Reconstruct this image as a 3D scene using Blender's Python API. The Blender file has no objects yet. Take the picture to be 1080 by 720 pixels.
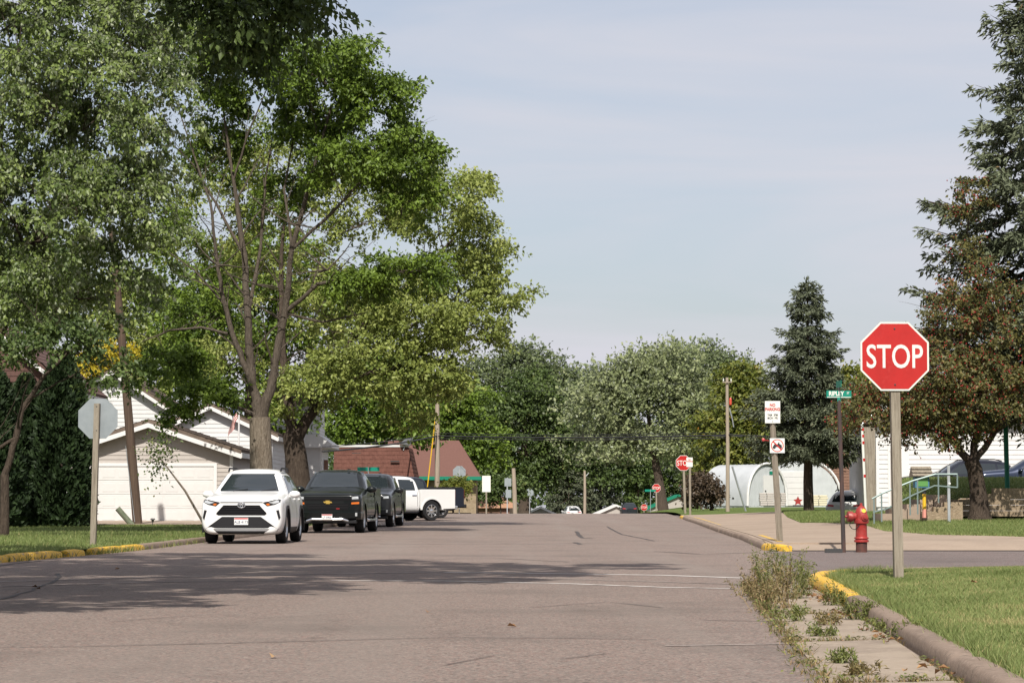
import bpy, bmesh, math, random
import numpy as np
from mathutils import Vector, Matrix
from mathutils.bvhtree import BVHTree

random.seed(7)
RNG = np.random.default_rng(11)
SC = bpy.context.scene
COL = SC.collection
PI = math.pi

# ------------------------------------------------------------------ camera, sky, sun, exposure
FPX = 2700.0                      # focal length in pixels of the 1080 px wide photograph
EYE = 0.95
PITCH = math.atan(168.0 / FPX)    # horizon sits at row 528
cam = bpy.data.cameras.new('camera')
cam.sensor_width = 36.0
cam.lens = 36.0 * FPX / 1080.0
cam.clip_start = 0.5
cam.clip_end = 6000
camo = bpy.data.objects.new('camera', cam)
COL.objects.link(camo)
camo.location = (0, 0, EYE)
camo.rotation_euler = (PI / 2 + PITCH, 0, 0)
SC.camera = camo

SUN_EL = math.radians(47)
SHX, SHY = 0.06, 1.0              # direction in which shadows fall
W = bpy.data.worlds.new('World')
SC.world = W
W.use_nodes = True
wn, wl = W.node_tree.nodes, W.node_tree.links
bg = wn['Background']
sky = wn.new('ShaderNodeTexSky')
sky.sky_type = 'NISHITA'
sky.sun_disc = False
sky.sun_elevation = SUN_EL
sky.sun_rotation = math.atan2(-SHX, -SHY) % (2 * PI)
sky.air_density = 1.0
sky.dust_density = 2.0
sky.ozone_density = 1.5
# thin high cloud over the whole sky: streaky veil mixed over the clear sky
tc = wn.new('ShaderNodeTexCoord')
mp = wn.new('ShaderNodeMapping'); mp.inputs['Scale'].default_value = (1.6, 1.6, 13.0)
mp.inputs['Rotation'].default_value = (0.10, 0.12, 0.0)
nz = wn.new('ShaderNodeTexNoise'); nz.inputs['Scale'].default_value = 1.9
nz.inputs['Detail'].default_value = 5; nz.inputs['Roughness'].default_value = 0.5
nz.inputs['Distortion'].default_value = 0.6
rp = wn.new('ShaderNodeMapRange')
rp.inputs['From Min'].default_value = 0.32; rp.inputs['From Max'].default_value = 0.68
rp.inputs['To Min'].default_value = 0.45; rp.inputs['To Max'].default_value = 1.0
mx = wn.new('ShaderNodeMix'); mx.data_type = 'RGBA'
mx.inputs[7].default_value = (5.62, 5.60, 6.12, 1)       # cloud veil radiance before strength
wl.new(tc.outputs['Generated'], mp.inputs['Vector'])
wl.new(mp.outputs['Vector'], nz.inputs['Vector'])
wl.new(nz.outputs['Fac'], rp.inputs['Value'])
wl.new(rp.outputs['Result'], mx.inputs[0])
wl.new(sky.outputs['Color'], mx.inputs[6])
wl.new(mx.outputs[2], bg.inputs['Color'])
bg.inputs['Strength'].default_value = 0.10

sun = bpy.data.lights.new('sun', 'SUN')
sun.energy = 5.0
sun.angle = math.radians(0.55)
sun.color = (1.0, 0.945, 0.86)
suno = bpy.data.objects.new('sun', sun)
COL.objects.link(suno)
_n = math.hypot(SHX, SHY)
_d = Vector((SHX / _n * math.cos(SUN_EL), SHY / _n * math.cos(SUN_EL), -math.sin(SUN_EL)))
suno.rotation_euler = _d.to_track_quat('-Z', 'Y').to_euler()
suno.location = (0, -30, 60)

vs = SC.view_settings
vs.view_transform = 'Standard'
vs.look = 'None'
vs.exposure = 0.30
vs.gamma = 1.0
vs.use_curve_mapping = False
SC.cycles.max_bounces = 6
SC.cycles.diffuse_bounces = 3
SC.cycles.transparent_max_bounces = 6

# ------------------------------------------------------------------ helpers
def at(px, py, Y):
    """world point seen at photograph pixel (px, py) at forward distance Y"""
    a, b = (px - 540.0) / FPX, (360.0 - py) / FPX
    cy, cz = math.cos(PITCH) - b * math.sin(PITCH), math.sin(PITCH) + b * math.cos(PITCH)
    return Vector((a * Y / cy, Y, EYE + cz * Y / cy))

def mat(name, base=(0.5, 0.5, 0.5), rough=0.6, metal=0.0, spec=0.5, noise=None, bump=None, coat=0.0, emit=None):
    """principled material; noise=(scale, other colour, lo, hi[, stretch]) ; bump=(scale, strength, distance)"""
    m = bpy.data.materials.new(name)
    m.use_nodes = True
    n, l = m.node_tree.nodes, m.node_tree.links
    p = n['Principled BSDF']
    p.inputs['Base Color'].default_value = (*base, 1)
    p.inputs['Roughness'].default_value = rough
    p.inputs['Metallic'].default_value = metal
    p.inputs['Specular IOR Level'].default_value = spec
    if coat:
        p.inputs['Coat Weight'].default_value = coat
        p.inputs['Coat Roughness'].default_value = 0.04
    t = None
    if noise or bump:
        t = n.new('ShaderNodeTexCoord')
    if noise:
        noises = noise if isinstance(noise, list) else [noise]
        prev = None
        for q in noises:
            nn = n.new('ShaderNodeTexNoise')
            nn.inputs['Scale'].default_value = q[0]
            nn.inputs['Detail'].default_value = 6
            nn.inputs['Roughness'].default_value = 0.62
            src = t.outputs['Object']
            if len(q) > 4:
                mm = n.new('ShaderNodeMapping'); mm.inputs['Scale'].default_value = q[4]
                l.new(src, mm.inputs['Vector']); src = mm.outputs['Vector']
            l.new(src, nn.inputs['Vector'])
            r = n.new('ShaderNodeMapRange')
            r.inputs['From Min'].default_value = q[2]; r.inputs['From Max'].default_value = q[3]
            l.new(nn.outputs['Fac'], r.inputs['Value'])
            mixn = n.new('ShaderNodeMix'); mixn.data_type = 'RGBA'
            mixn.inputs[6].default_value = (*base, 1)
            mixn.inputs[7].default_value = (*q[1], 1)
            if prev is not None:
                l.new(prev, mixn.inputs[6])
            l.new(r.outputs['Result'], mixn.inputs[0])
            prev = mixn.outputs[2]
        l.new(prev, p.inputs['Base Color'])
    if bump:
        nn = n.new('ShaderNodeTexNoise')
        nn.inputs['Scale'].default_value = bump[0]
        nn.inputs['Detail'].default_value = 5
        src = t.outputs['Object']
        if len(bump) > 3:
            mm = n.new('ShaderNodeMapping'); mm.inputs['Scale'].default_value = bump[3]
            l.new(src, mm.inputs['Vector']); src = mm.outputs['Vector']
        l.new(src, nn.inputs['Vector'])
        b = n.new('ShaderNodeBump')
        b.inputs['Strength'].default_value = bump[1]
        b.inputs['Distance'].default_value = bump[2]
        l.new(nn.outputs['Fac'], b.inputs['Height'])
        l.new(b.outputs['Normal'], p.inputs['Normal'])
    return m

def leafmat(name, dark, light, third=None, trans=0.3, rough=0.5, under=None):
    """leaf: colour by the per-leaf 'tint' attribute, diffuse + gloss + translucency"""
    m = bpy.data.materials.new(name)
    m.use_nodes = True
    n, l = m.node_tree.nodes, m.node_tree.links
    p = n['Principled BSDF']
    a = n.new('ShaderNodeAttribute'); a.attribute_name = 'tint'
    cr = n.new('ShaderNodeValToRGB')
    e = cr.color_ramp.elements
    e[0].position, e[0].color = 0.0, (*dark, 1)
    e[1].position, e[1].color = (0.82 if third else 1.0), (*light, 1)
    if third:
        x = e.new(1.0); x.color = (*third, 1)
    l.new(a.outputs['Fac'], cr.inputs['Fac'])
    src = cr.outputs['Color']
    if under:                       # pale underside of the leaf
        g = n.new('ShaderNodeNewGeometry')
        mixn = n.new('ShaderNodeMix'); mixn.data_type = 'RGBA'
        mixn.inputs[7].default_value = (*under, 1)
        l.new(g.outputs['Backfacing'], mixn.inputs[0])
        l.new(src, mixn.inputs[6]); src = mixn.outputs[2]
    l.new(src, p.inputs['Base Color'])
    p.inputs['Roughness'].default_value = rough
    p.inputs['Specular IOR Level'].default_value = 0.35
    tr = n.new('ShaderNodeBsdfTranslucent')
    l.new(src, tr.inputs['Color'])
    ms = n.new('ShaderNodeMixShader'); ms.inputs[0].default_value = trans
    l.new(p.outputs[0], ms.inputs[1]); l.new(tr.outputs[0], ms.inputs[2])
    l.new(ms.outputs[0], n['Material Output'].inputs['Surface'])
    return m

def tag(o, label=None, cat=None, group=None, kind=None):
    if label: o['label'] = label
    if cat: o['category'] = cat
    if group: o['group'] = group
    if kind: o['kind'] = kind
    return o

def link(name, mesh, mats, parent=None, loc=None, rz=0.0):
    o = bpy.data.objects.new(name, mesh)
    for m in (mats if isinstance(mats, (list, tuple)) else [mats]):
        if m is not None and mesh is not None:
            mesh.materials.append(m)
    COL.objects.link(o)
    if parent is not None: o.parent = parent
    if loc is not None: o.location = loc
    if rz: o.rotation_euler = (0, 0, rz)
    return o

def empty(name, loc, rz=0.0, label=None, cat=None, group=None):
    o = bpy.data.objects.new(name, None)
    COL.objects.link(o)
    o.location = loc
    o.rotation_euler = (0, 0, rz)
    o.empty_display_size = 0.2
    return tag(o, label, cat, group)

def copy_tree(o, parent=None):
    c = o.copy(); COL.objects.link(c)
    if parent is not None: c.parent = parent
    for ch in list(o.children):
        copy_tree(ch, c)
    return c

class MB:
    """collects shapes into one mesh"""
    def __init__(s): s.v, s.f, s.m = [], [], []
    def add(s, vs_, fs, mi=0):
        b = len(s.v)
        s.v += [tuple(p) for p in vs_]
        s.f += [tuple(b + i for i in f) for f in fs]
        s.m += [mi] * len(fs)
        return s
    def box(s, c, d, rz=0.0, mi=0, M=None):
        hx, hy, hz = d[0] / 2, d[1] / 2, d[2] / 2
        ps = [Vector((x, y, z)) for z in (-hz, hz) for y in (-hy, hy) for x in (-hx, hx)]
        R = Matrix.Rotation(rz, 3, 'Z') if M is None else M
        ps = [R @ p + Vector(c) for p in ps]
        return s.add(ps, [(0, 2, 3, 1), (4, 5, 7, 6), (0, 1, 5, 4), (2, 6, 7, 3), (0, 4, 6, 2), (1, 3, 7, 5)], mi)
    def bbox(s, x0, x1, y0, y1, z0, z1, mi=0):
        return s.box(((x0 + x1) / 2, (y0 + y1) / 2, (z0 + z1) / 2), (x1 - x0, y1 - y0, z1 - z0), 0, mi)
    def tube(s, pts, rad, n=8, mi=0, cap=True):
        pts = [Vector(p) for p in pts]
        k = len(pts)
        rad = [rad] * k if not hasattr(rad, '__len__') else list(rad)
        vs_, fs = [], []
        prev = None
        for i, p in enumerate(pts):
            t = (pts[min(i + 1, k - 1)] - pts[max(i - 1, 0)])
            if t.length < 1e-9: t = Vector((0, 0, 1))
            t.normalize()
            if prev is None:
                ref = Vector((1, 0, 0)) if abs(t.x) < 0.9 else Vector((0, 1, 0))
                a = t.cross(ref).normalized()
            else:
                a = (prev - t * prev.dot(t))
                a = a.normalized() if a.length > 1e-6 else t.orthogonal().normalized()
            prev = a
            b = t.cross(a)
            for j in range(n):
                q = 2 * PI * j / n
                vs_.append(p + (a * math.cos(q) + b * math.sin(q)) * rad[i])
        for i in range(k - 1):
            for j in range(n):
                j2 = (j + 1) % n
                fs.append((i * n + j, i * n + j2, (i + 1) * n + j2, (i + 1) * n + j))
        if cap:
            fs.append(tuple(reversed(range(n))))
            fs.append(tuple((k - 1) * n + j for j in range(n)))
        return s.add(vs_, fs, mi)
    def lathe(s, prof, n=24, axis='z', c=(0, 0, 0), mi=0, cap=True):
        vs_, fs = [], []
        for (r, h) in prof:
            for j in range(n):
                q = 2 * PI * j / n
                a, b = r * math.cos(q), r * math.sin(q)
                p = (a, b, h) if axis == 'z' else ((h, a, b) if axis == 'x' else (b, h, a))
                vs_.append((p[0] + c[0], p[1] + c[1], p[2] + c[2]))
        k = len(prof)
        for i in range(k - 1):
            for j in range(n):
                j2 = (j + 1) % n
                fs.append((i * n + j, i * n + j2, (i + 1) * n + j2, (i + 1) * n + j))
        if cap:
            fs.append(tuple(reversed(range(n))))
            fs.append(tuple((k - 1) * n + j for j in range(n)))
        return s.add(vs_, fs, mi)
    def prism(s, poly, axis, a0, a1, mi=0):
        """polygon in the two other axes extruded from a0 to a1 along axis"""
        def P(u, w, t): return {'x': (t, u, w), 'y': (u, t, w), 'z': (u, w, t)}[axis]
        n = len(poly)
        vs_ = [P(u, w, a0) for u, w in poly] + [P(u, w, a1) for u, w in poly]
        fs = [tuple(reversed(range(n))), tuple(range(n, 2 * n))]
        fs += [(i, (i + 1) % n, n + (i + 1) % n, n + i) for i in range(n)]
        return s.add(vs_, fs, mi)
    def grid(s, fn, nu, nv, mi=0):
        vs_ = [fn(i / nu, j / nv) for j in range(nv + 1) for i in range(nu + 1)]
        fs = [(j * (nu + 1) + i, j * (nu + 1) + i + 1, (j + 1) * (nu + 1) + i + 1, (j + 1) * (nu + 1) + i)
              for j in range(nv) for i in range(nu)]
        return s.add(vs_, fs, mi)
    def mesh(s, name, smooth=False, fix=True):
        me = bpy.data.meshes.new(name)
        me.from_pydata(s.v, [], s.f)
        if any(s.m): me.polygons.foreach_set('material_index', s.m)
        if fix:
            bm = bmesh.new(); bm.from_mesh(me)
            bmesh.ops.recalc_face_normals(bm, faces=bm.faces)
            bm.to_mesh(me); bm.free()
        if smooth:
            me.polygons.foreach_set('use_smooth', [True] * len(me.polygons))
            try: me.set_sharp_from_angle(angle=math.radians(smooth if smooth is not True else 40))
            except Exception: pass
        me.update()
        return me
    def build(s, name, mats, parent=None, loc=None, rz=0.0, smooth=False, bevel=0.0, fix=True):
        o = link(name, s.mesh(name, smooth, fix), mats, parent, loc, rz)
        if bevel:
            b = o.modifiers.new('bevel', 'BEVEL'); b.width = bevel; b.segments = 2
            b.limit_method = 'ANGLE'; b.angle_limit = math.radians(40)
        return o

def npmesh(name, V, F, tint=None):
    """mesh of triangles / quads from numpy arrays"""
    me = bpy.data.meshes.new(name)
    k = F.shape[1]
    me.vertices.add(len(V)); me.vertices.foreach_set('co', np.ascontiguousarray(V, dtype=np.float32).ravel())
    me.loops.add(F.size); me.loops.foreach_set('vertex_index', np.ascontiguousarray(F, dtype=np.int32).ravel())
    me.polygons.add(len(F)); me.polygons.foreach_set('loop_start', np.arange(0, F.size, k, dtype=np.int32))
    if tint is not None:
        at_ = me.attributes.new('tint', 'FLOAT', 'POINT')
        at_.data.foreach_set('value', np.ascontiguousarray(tint, dtype=np.float32))
    me.update(calc_edges=True)
    return me

def text_mesh(s, size, name, depth=0.004, bold=0.0, xs=1.0, align='CENTER'):
    """lettering standing in the local xz plane facing -y, centred on the origin"""
    c = bpy.data.curves.new(name, 'FONT')
    c.body = s; c.size = size; c.align_x = align; c.align_y = 'CENTER'
    c.extrude = depth / 2; c.offset = bold; c.resolution_u = 4
    o = bpy.data.objects.new(name, c); COL.objects.link(o)
    dg = bpy.context.evaluated_depsgraph_get()
    me = bpy.data.meshes.new_from_object(o.evaluated_get(dg))
    bpy.data.objects.remove(o); bpy.data.curves.remove(c)
    xs_ = [v.co.x for v in me.vertices]; ys_ = [v.co.y for v in me.vertices]
    cx, cy = (min(xs_) + max(xs_)) / 2, (min(ys_) + max(ys_)) / 2
    for v in me.vertices:
        x, y, z = v.co
        v.co = ((x - cx) * xs, -z, y - cy)
    me.materials.clear()
    me.name = name
    return me

def smoothstep(a, b, t):
    t = np.clip((np.asarray(t, dtype=float) - a) / (b - a), 0, 1)
    return t * t * (3 - 2 * t)

# ------------------------------------------------------------------ terrain heights
GY = [-80, 80, 110, 128, 142, 170, 200, 250, 300, 400, 600, 3000]
GZ = [0, 0, .10, .23, .25, .12, -.04, -.30, -1.2, -4.0, -8.0, -10.0]
def gr(Y):
    return np.interp(Y, GY, GZ)
RY = [-40, 5, 27.9, 49, 63, 80, 104, 120, 330]
RX = [-1.2, 1.79, 3.29, 4.8, 5.6, 6.35, 7.3, 7.75, 15.0]
def xr(Y): return np.interp(Y, RY, RX)           # right road edge
LY = [-40, 5, 39, 45, 51, 57, 76, 95, 330]
LX = [-11.5, -9.6, -7.9, -7.4, -7.15, -7.1, -6.75, -6.2, 6.0]
def xl(Y): return np.interp(Y, LY, LX)           # left road edge
def lot_r(X, Y):
    """ground right of the street beyond the cross street"""
    base = np.interp(Y, [46, 50, 78, 128, 200, 300, 420], [.07, .12, .5, .46, .6, .3, -3])
    k = smoothstep(0.2, 6.0, X - xr(Y))
    return (gr(Y) + .115) * (1 - k) + base * k
def lot_l(X, Y):
    return gr(Y) + .10 + 0.03 * smoothstep(0, 6, xl(Y) - X)
THETA = math.atan(125.0 / FPX)     # street direction relative to the view

# ------------------------------------------------------------------ materials
def asphalt(name, base, dark, light, speck=1.0):
    m = bpy.data.materials.new(name); m.use_nodes = True
    n, l = m.node_tree.nodes, m.node_tree.links
    p = n['Principled BSDF']; p.inputs['Roughness'].default_value = 0.85
    p.inputs['Specular IOR Level'].default_value = 0.25
    t = n.new('ShaderNodeTexCoord')
    def noise(sc, det=5, rough=.6):
        q = n.new('ShaderNodeTexNoise'); q.inputs['Scale'].default_value = sc
        q.inputs['Detail'].default_value = det; q.inputs['Roughness'].default_value = rough
        l.new(t.outputs['Object'], q.inputs['Vector']); return q
    def ramp(src, a, b, ca, cb):
        r = n.new('ShaderNodeMapRange'); r.inputs['From Min'].default_value = a; r.inputs['From Max'].default_value = b
        l.new(src, r.inputs['Value'])
        return r.outputs['Result']
    def mixc(f, a, b):
        q = n.new('ShaderNodeMix'); q.data_type = 'RGBA'
        if isinstance(f, float): q.inputs[0].default_value = f
        else: l.new(f, q.inputs[0])
        for i, c in ((6, a), (7, b)):
            if isinstance(c, tuple): q.inputs[i].default_value = (*c, 1)
            else: l.new(c, q.inputs[i])
        return q.outputs[2]
    vo = n.new('ShaderNodeTexVoronoi'); vo.inputs['Scale'].default_value = 55
    l.new(t.outputs['Object'], vo.inputs['Vector'])
    sep = n.new('ShaderNodeSeparateColor'); l.new(vo.outputs['Color'], sep.inputs['Color'])
    c1 = mixc(ramp(sep.outputs[0], .25, .95, 0, 0), base, light)        # pale aggregate
    c2 = mixc(ramp(sep.outputs[1], .72, 1.0, 0, 0), c1, dark)           # dark aggregate
    c2 = mixc(ramp(sep.outputs[2], .62, .98, 0, 0), c2, (base[0] * 1.45, base[1] * 1.12, base[2] * 1.08))   # pinkish stones
    f1 = noise(.35, 6, .65)
    c3 = mixc(ramp(f1.outputs['Fac'], .5, .8, 0, 0), c2, tuple(x * .72 for x in base))   # worn patches
    mpp = n.new('ShaderNodeMapping'); mpp.inputs['Scale'].default_value = (.9, .035, 1); mpp.inputs['Rotation'].default_value = (0, 0, .055)
    l.new(t.outputs['Object'], mpp.inputs['Vector'])
    ft = n.new('ShaderNodeTexNoise'); ft.inputs['Scale'].default_value = 1.0; ft.inputs['Detail'].default_value = 3; l.new(mpp.outputs['Vector'], ft.inputs['Vector'])
    c3 = mixc(ramp(ft.outputs['Fac'], .50, .85, 0, 0), c3, tuple(x * 1.35 for x in base))      # paler wheel tracks
    fs_ = noise(1.7, 4, .6)
    c3 = mixc(ramp(fs_.outputs['Fac'], .66, .80, 0, 0), c3, tuple(x * .62 for x in base))      # oil and damp stains
    f2 = noise(120, 3, .7)
    c4 = mixc(ramp(f2.outputs['Fac'], .55, .75, 0, 0), c3, dark)
    l.new(c4, p.inputs['Base Color'])
    b = n.new('ShaderNodeBump'); b.inputs['Strength'].default_value = .7; b.inputs['Distance'].default_value = .012
    f3 = noise(70, 4, .7)
    l.new(f3.outputs['Fac'], b.inputs['Height']); l.new(b.outputs['Normal'], p.inputs['Normal'])
    return m

M = {}
M['asphalt'] = asphalt('reddish_asphalt', (.168, .140, .121), (.070, .057, .050), (.31, .25, .215))
M['asphalt2'] = asphalt('grey_asphalt', (.135, .113, .104), (.06, .052, .05), (.23, .195, .18))
M['concrete'] = mat('worn_concrete', (.30, .245, .19), .9, spec=.2, noise=[(1.2, (.19, .15, .12), .45, .75), (18, (.38, .31, .25), .5, .85)], bump=(40, .5, .01))
M['pave'] = mat('pavement_concrete', (.315, .245, .188), .9, spec=.2, noise=[(.5, (.235, .18, .138), .42, .75), (14, (.37, .30, .235), .5, .85)], bump=(40, .3, .008))
M['kerb'] = mat('old_kerb_concrete', (.24, .18, .14), .9, spec=.2, noise=[(.9, (.17, .128, .10), .45, .75), (9, (.17, .13, .10), .52, .68), (30, (.33, .26, .21), .5, .8)], bump=(45, .7, .008))
M['kerb_y'] = mat('worn_yellow_kerb_paint', (.62, .36, .02), .65, noise=[(7, (.70, .44, .05), .4, .7), (13, (.23, .17, .125), .55, .60)], bump=(30, .8, .012))
M['soil'] = mat('lawn_soil', (.09, .12, .035), .95, spec=.1, noise=[(1.5, (.15, .125, .06), .5, .8), (40, (.06, .08, .022), .45, .7)], bump=(60, .8, .03))
M['turf'] = mat('far_turf', (.12, .16, .045), .95, spec=.1, noise=[(.4, (.13, .14, .045), .48, .75), (25, (.05, .09, .018), .45, .7)], bump=(50, .9, .04))
M['dirt'] = mat('dirt', (.16, .115, .075), .95, spec=.1, noise=(6, (.10, .07, .045), .4, .7))
M['white_line'] = mat('worn_white_line', (.62, .58, .54), .8, noise=[(3.0, (.20, .16, .14), .50, .72), (60, (.25, .20, .18), .58, .66)])
M['faint_line'] = mat('faded_white_line', (.36, .31, .28), .85, noise=[(2.2, (.17, .135, .118), .42, .60), (60, (.2, .16, .14), .5, .66)])
M['yel_line'] = mat('worn_yellow_line', (.52, .32, .04), .8, noise=[(2.5, (.36, .29, .23), .5, .68)])
M['tar'] = mat('tar_crack', (.045, .038, .036), .8, noise=(8, (.10, .08, .07), .45, .7))
M['grass'] = leafmat('grass_blade', (.10, .135, .032), (.235, .285, .095), (.42, .33, .16), trans=.25, rough=.6)
M['wood'] = mat('weathered_post_wood', (.27, .235, .185), .85, spec=.2, noise=[(5, (.15, .125, .095), .42, .66, (6, 6, .35)), (30, (.36, .32, .26), .5, .8, (8, 8, .3))], bump=(18, .7, .01, (8, 8, .3)))
M['pole_wood'] = mat('utility_pole_wood', (.34, .285, .225), .9, spec=.15, noise=(3, (.24, .195, .15), .4, .7, (6, 6, .3)), bump=(10, .6, .01, (8, 8, .3)))
M['darkpole'] = mat('creosote_pole', (.075, .052, .04), .9, spec=.15, noise=(3, (.12, .085, .06), .4, .7, (6, 6, .3)))
M['steel'] = mat('galvanized_steel', (.50, .52, .53), .45, .75, noise=(3, (.40, .42, .43), .4, .7))
M['signback'] = mat('sign_back_aluminium', (.27, .30, .315), .55, .2, noise=(4, (.22, .25, .265), .4, .7))
M['sign_red'] = mat('sign_red', (.44, .016, .014), .35, spec=.5, noise=[(2.5, (.36, .013, .011), .4, .7), (6, (.50, .045, .04), .58, .8), (40, (.30, .02, .018), .66, .72)])
M['sign_white'] = mat('sign_white', (.66, .67, .62), .4)
M['sign_green'] = mat('sign_green', (.0, .20, .135), .4)
M['sign_black'] = mat('sign_black', (.025, .025, .03), .5)
M['bolt'] = mat('bolt', (.10, .10, .10), .4, .8)
M['rusty'] = mat('rusty_black_post', (.035, .028, .028), .7, noise=(3, (.10, .045, .03), .45, .75, (3, 3, .6)))
M['hyd'] = mat('hydrant_red', (.33, .028, .024), .45, noise=[(6, (.20, .028, .022), .42, .70), (9, (.42, .13, .10), .60, .72), (26, (.12, .035, .025), .62, .68)], bump=(20, .25, .01))
M['hyd_b'] = mat('hydrant_base_rust', (.10, .035, .025), .8, noise=(12, (.05, .03, .025), .4, .7))
M['yellow'] = mat('yellow_paint', (.70, .42, .02), .5)
M['bark'] = mat('grey_bark', (.21, .175, .135), .95, spec=.1, noise=[(4, (.105, .082, .06), .4, .68, (5, 5, .7)), (22, (.29, .25, .20), .5, .8, (4, 4, .5))], bump=(9, 1.0, .06, (5, 5, .7)))
M['bark_d'] = mat('dark_bark', (.085, .065, .05), .95, spec=.1, noise=(5, (.045, .034, .027), .4, .68, (5, 5, .7)), bump=(9, 1.0, .06, (5, 5, .7)))
M['wire'] = mat('cable', (.02, .02, .022), .6)
# ------------------------------------------------------------------ ground, streets, pavements
def sheet(name, X0, X1, ys, nx, zf, m, parent=None, kind='structure'):
    """strip of quads between X0(Y) and X1(Y)"""
    mb = MB()
    ny = len(ys)
    vs_ = []
    for Y in ys:
        a, b = float(X0(Y)), float(X1(Y))
        for i in range(nx + 1):
            X = a + (b - a) * i / nx
            vs_.append((X, Y, float(zf(X, Y))))
    fs = [(j * (nx + 1) + i, j * (nx + 1) + i + 1, (j + 1) * (nx + 1) + i + 1, (j + 1) * (nx + 1) + i)
          for j in range(ny - 1) for i in range(nx)]
    mb.add(vs_, fs)
    o = mb.build(name, m, parent, smooth=True, fix=False)
    if parent is None: tag(o, kind=kind)
    return o

ysall = [-60, -20, 0, 20, 40, 60, 70, 80, 90, 100, 110, 120, 128, 135, 142, 150, 160, 170, 185, 200, 225, 250, 275, 300, 350, 400, 500, 600, 900, 1500, 3000]
sheet('ground', lambda Y: -900 - Y, lambda Y: 900 + Y, ysall, 40, lambda X, Y: gr(Y) - .16, M['turf'])
ysr = list(np.arange(-30, 130, 2.0)) + list(np.arange(130, 331, 5.0))
road = sheet('main_street', lambda Y: xl(Y) - .05, lambda Y: xr(Y) + .05, ysr, 8, lambda X, Y: gr(Y), M['asphalt'])
sheet('cross_street_right', lambda Y: xr(Y) + .05, lambda Y: 70, list(np.arange(31, 51.1, 2)), 6, lambda X, Y: gr(Y) - .002, M['asphalt2'])
sheet('cross_street_left', lambda Y: -70, lambda Y: xl(Y) - .05, list(np.arange(22, 38.1, 2)), 6, lambda X, Y: gr(Y) - .002, M['asphalt2'])
sheet('parking_bay', lambda Y: xl(Y) - 14, lambda Y: xl(Y) - .05, list(np.arange(97.5, 132, 2.3)), 6, lambda X, Y: gr(Y) - .002, M['asphalt2'])
sheet('far_cross_street', lambda Y: xr(Y) + .05, lambda Y: 60, list(np.arange(121, 131.1, 2.5)), 6, lambda X, Y: gr(Y) - .02, M['asphalt2'])

# near right lawn ------------------------------------------------------------
def lawn_edge(Y):
    return np.interp(Y, [-10, 5, 27.9, 29.3, 30.8, 31.9, 32.6, 33.0], [1.05, 2.0, 3.50, 3.68, 4.0, 4.55, 5.4, 6.8])
def lawn_z(X, Y):
    d = X - lawn_edge(Y)
    return .085 + .06 * smoothstep(0, 2.5, d) + .012 * np.sin(X * 1.7 + Y * .6) * smoothstep(.3, 2, d) - .05 * smoothstep(31.8, 33, Y)
near_lawn = sheet('near_lawn', lawn_edge, lambda Y: 16, list(np.arange(2, 33.01, .5)), 40, lawn_z, M['soil'])

# far right: broad concrete apron, lawn behind it ------------------------------
def xlawn(Y):   # left edge of the lawn under the crab apple
    return np.interp(Y, [53, 54.5, 57, 62, 70, 76], [16, 11.0, 9.4, 9.0, 9.6, 10.4])
sheet('pavement_apron', lambda Y: xr(Y) + .12, lambda Y: 45, [48.9, 49.3, 49.8, 50.4] + list(np.arange(51.2, 121, 1.6)), 30, lambda X, Y: lot_r(X, Y) * float(smoothstep(48.6, 50.6, Y)) + .006, M['pave'])
right_lawn = sheet('right_lawn', xlawn, lambda Y: 32, list(np.arange(53, 76.1, .75)), 30, lambda X, Y: lot_r(X, Y) + .03 * float(smoothstep(0, .4, X - xlawn(Y))) - .012, M['soil'])
def xisl(Y):
    return np.interp(Y, [68, 72, 80, 95, 120], [10.6, 9.6, 9.0, 10.2, 12.6])
def xisl2(Y):
    return np.interp(Y, [68, 72, 80, 95, 120], [10.7, 11.2, 12.4, 14.5, 17.5])
island = sheet('grass_island', xisl, xisl2, list(np.arange(68, 120, 1.5)), 12, lambda X, Y: lot_r(X, Y) + .014, M['turf'])
sheet('yard_ground_right', lambda Y: xr(Y) + .3, lambda Y: 120, [120.6, 131.4, 135, 150, 170, 200, 240, 280, 330], 20, lambda X, Y: lot_r(X, Y) - .015, M['turf'])

# left lawn, garage drive ------------------------------------------------------
left_lawn = sheet('left_lawn', lambda Y: -45, lambda Y: xl(Y) - .16, list(np.arange(38.2, 97.3, 1.0)), 40, lambda X, Y: lot_l(X, Y), M['soil'])
sheet('garage_drive', lambda Y: -16.0, lambda Y: -10.4, list(np.arange(86, 97.1, 1.0)), 6, lambda X, Y: lot_l(X, Y) + .02, M['pave'])
sheet('yard_ground_left', lambda Y: -120, lambda Y: xl(Y) - 14.1 if Y < 132 else xl(Y) - .3, [97.5, 110, 120, 131.9, 132.1, 150, 170, 200, 240, 280, 330], 20, lambda X, Y: gr(Y) + .05, M['turf'])
sheet('near_left_lawn', lambda Y: -45, lambda Y: xl(Y) - .2, list(np.arange(-10, 21.9, 2)), 20, lambda X, Y: .10, M['turf'])

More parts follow.
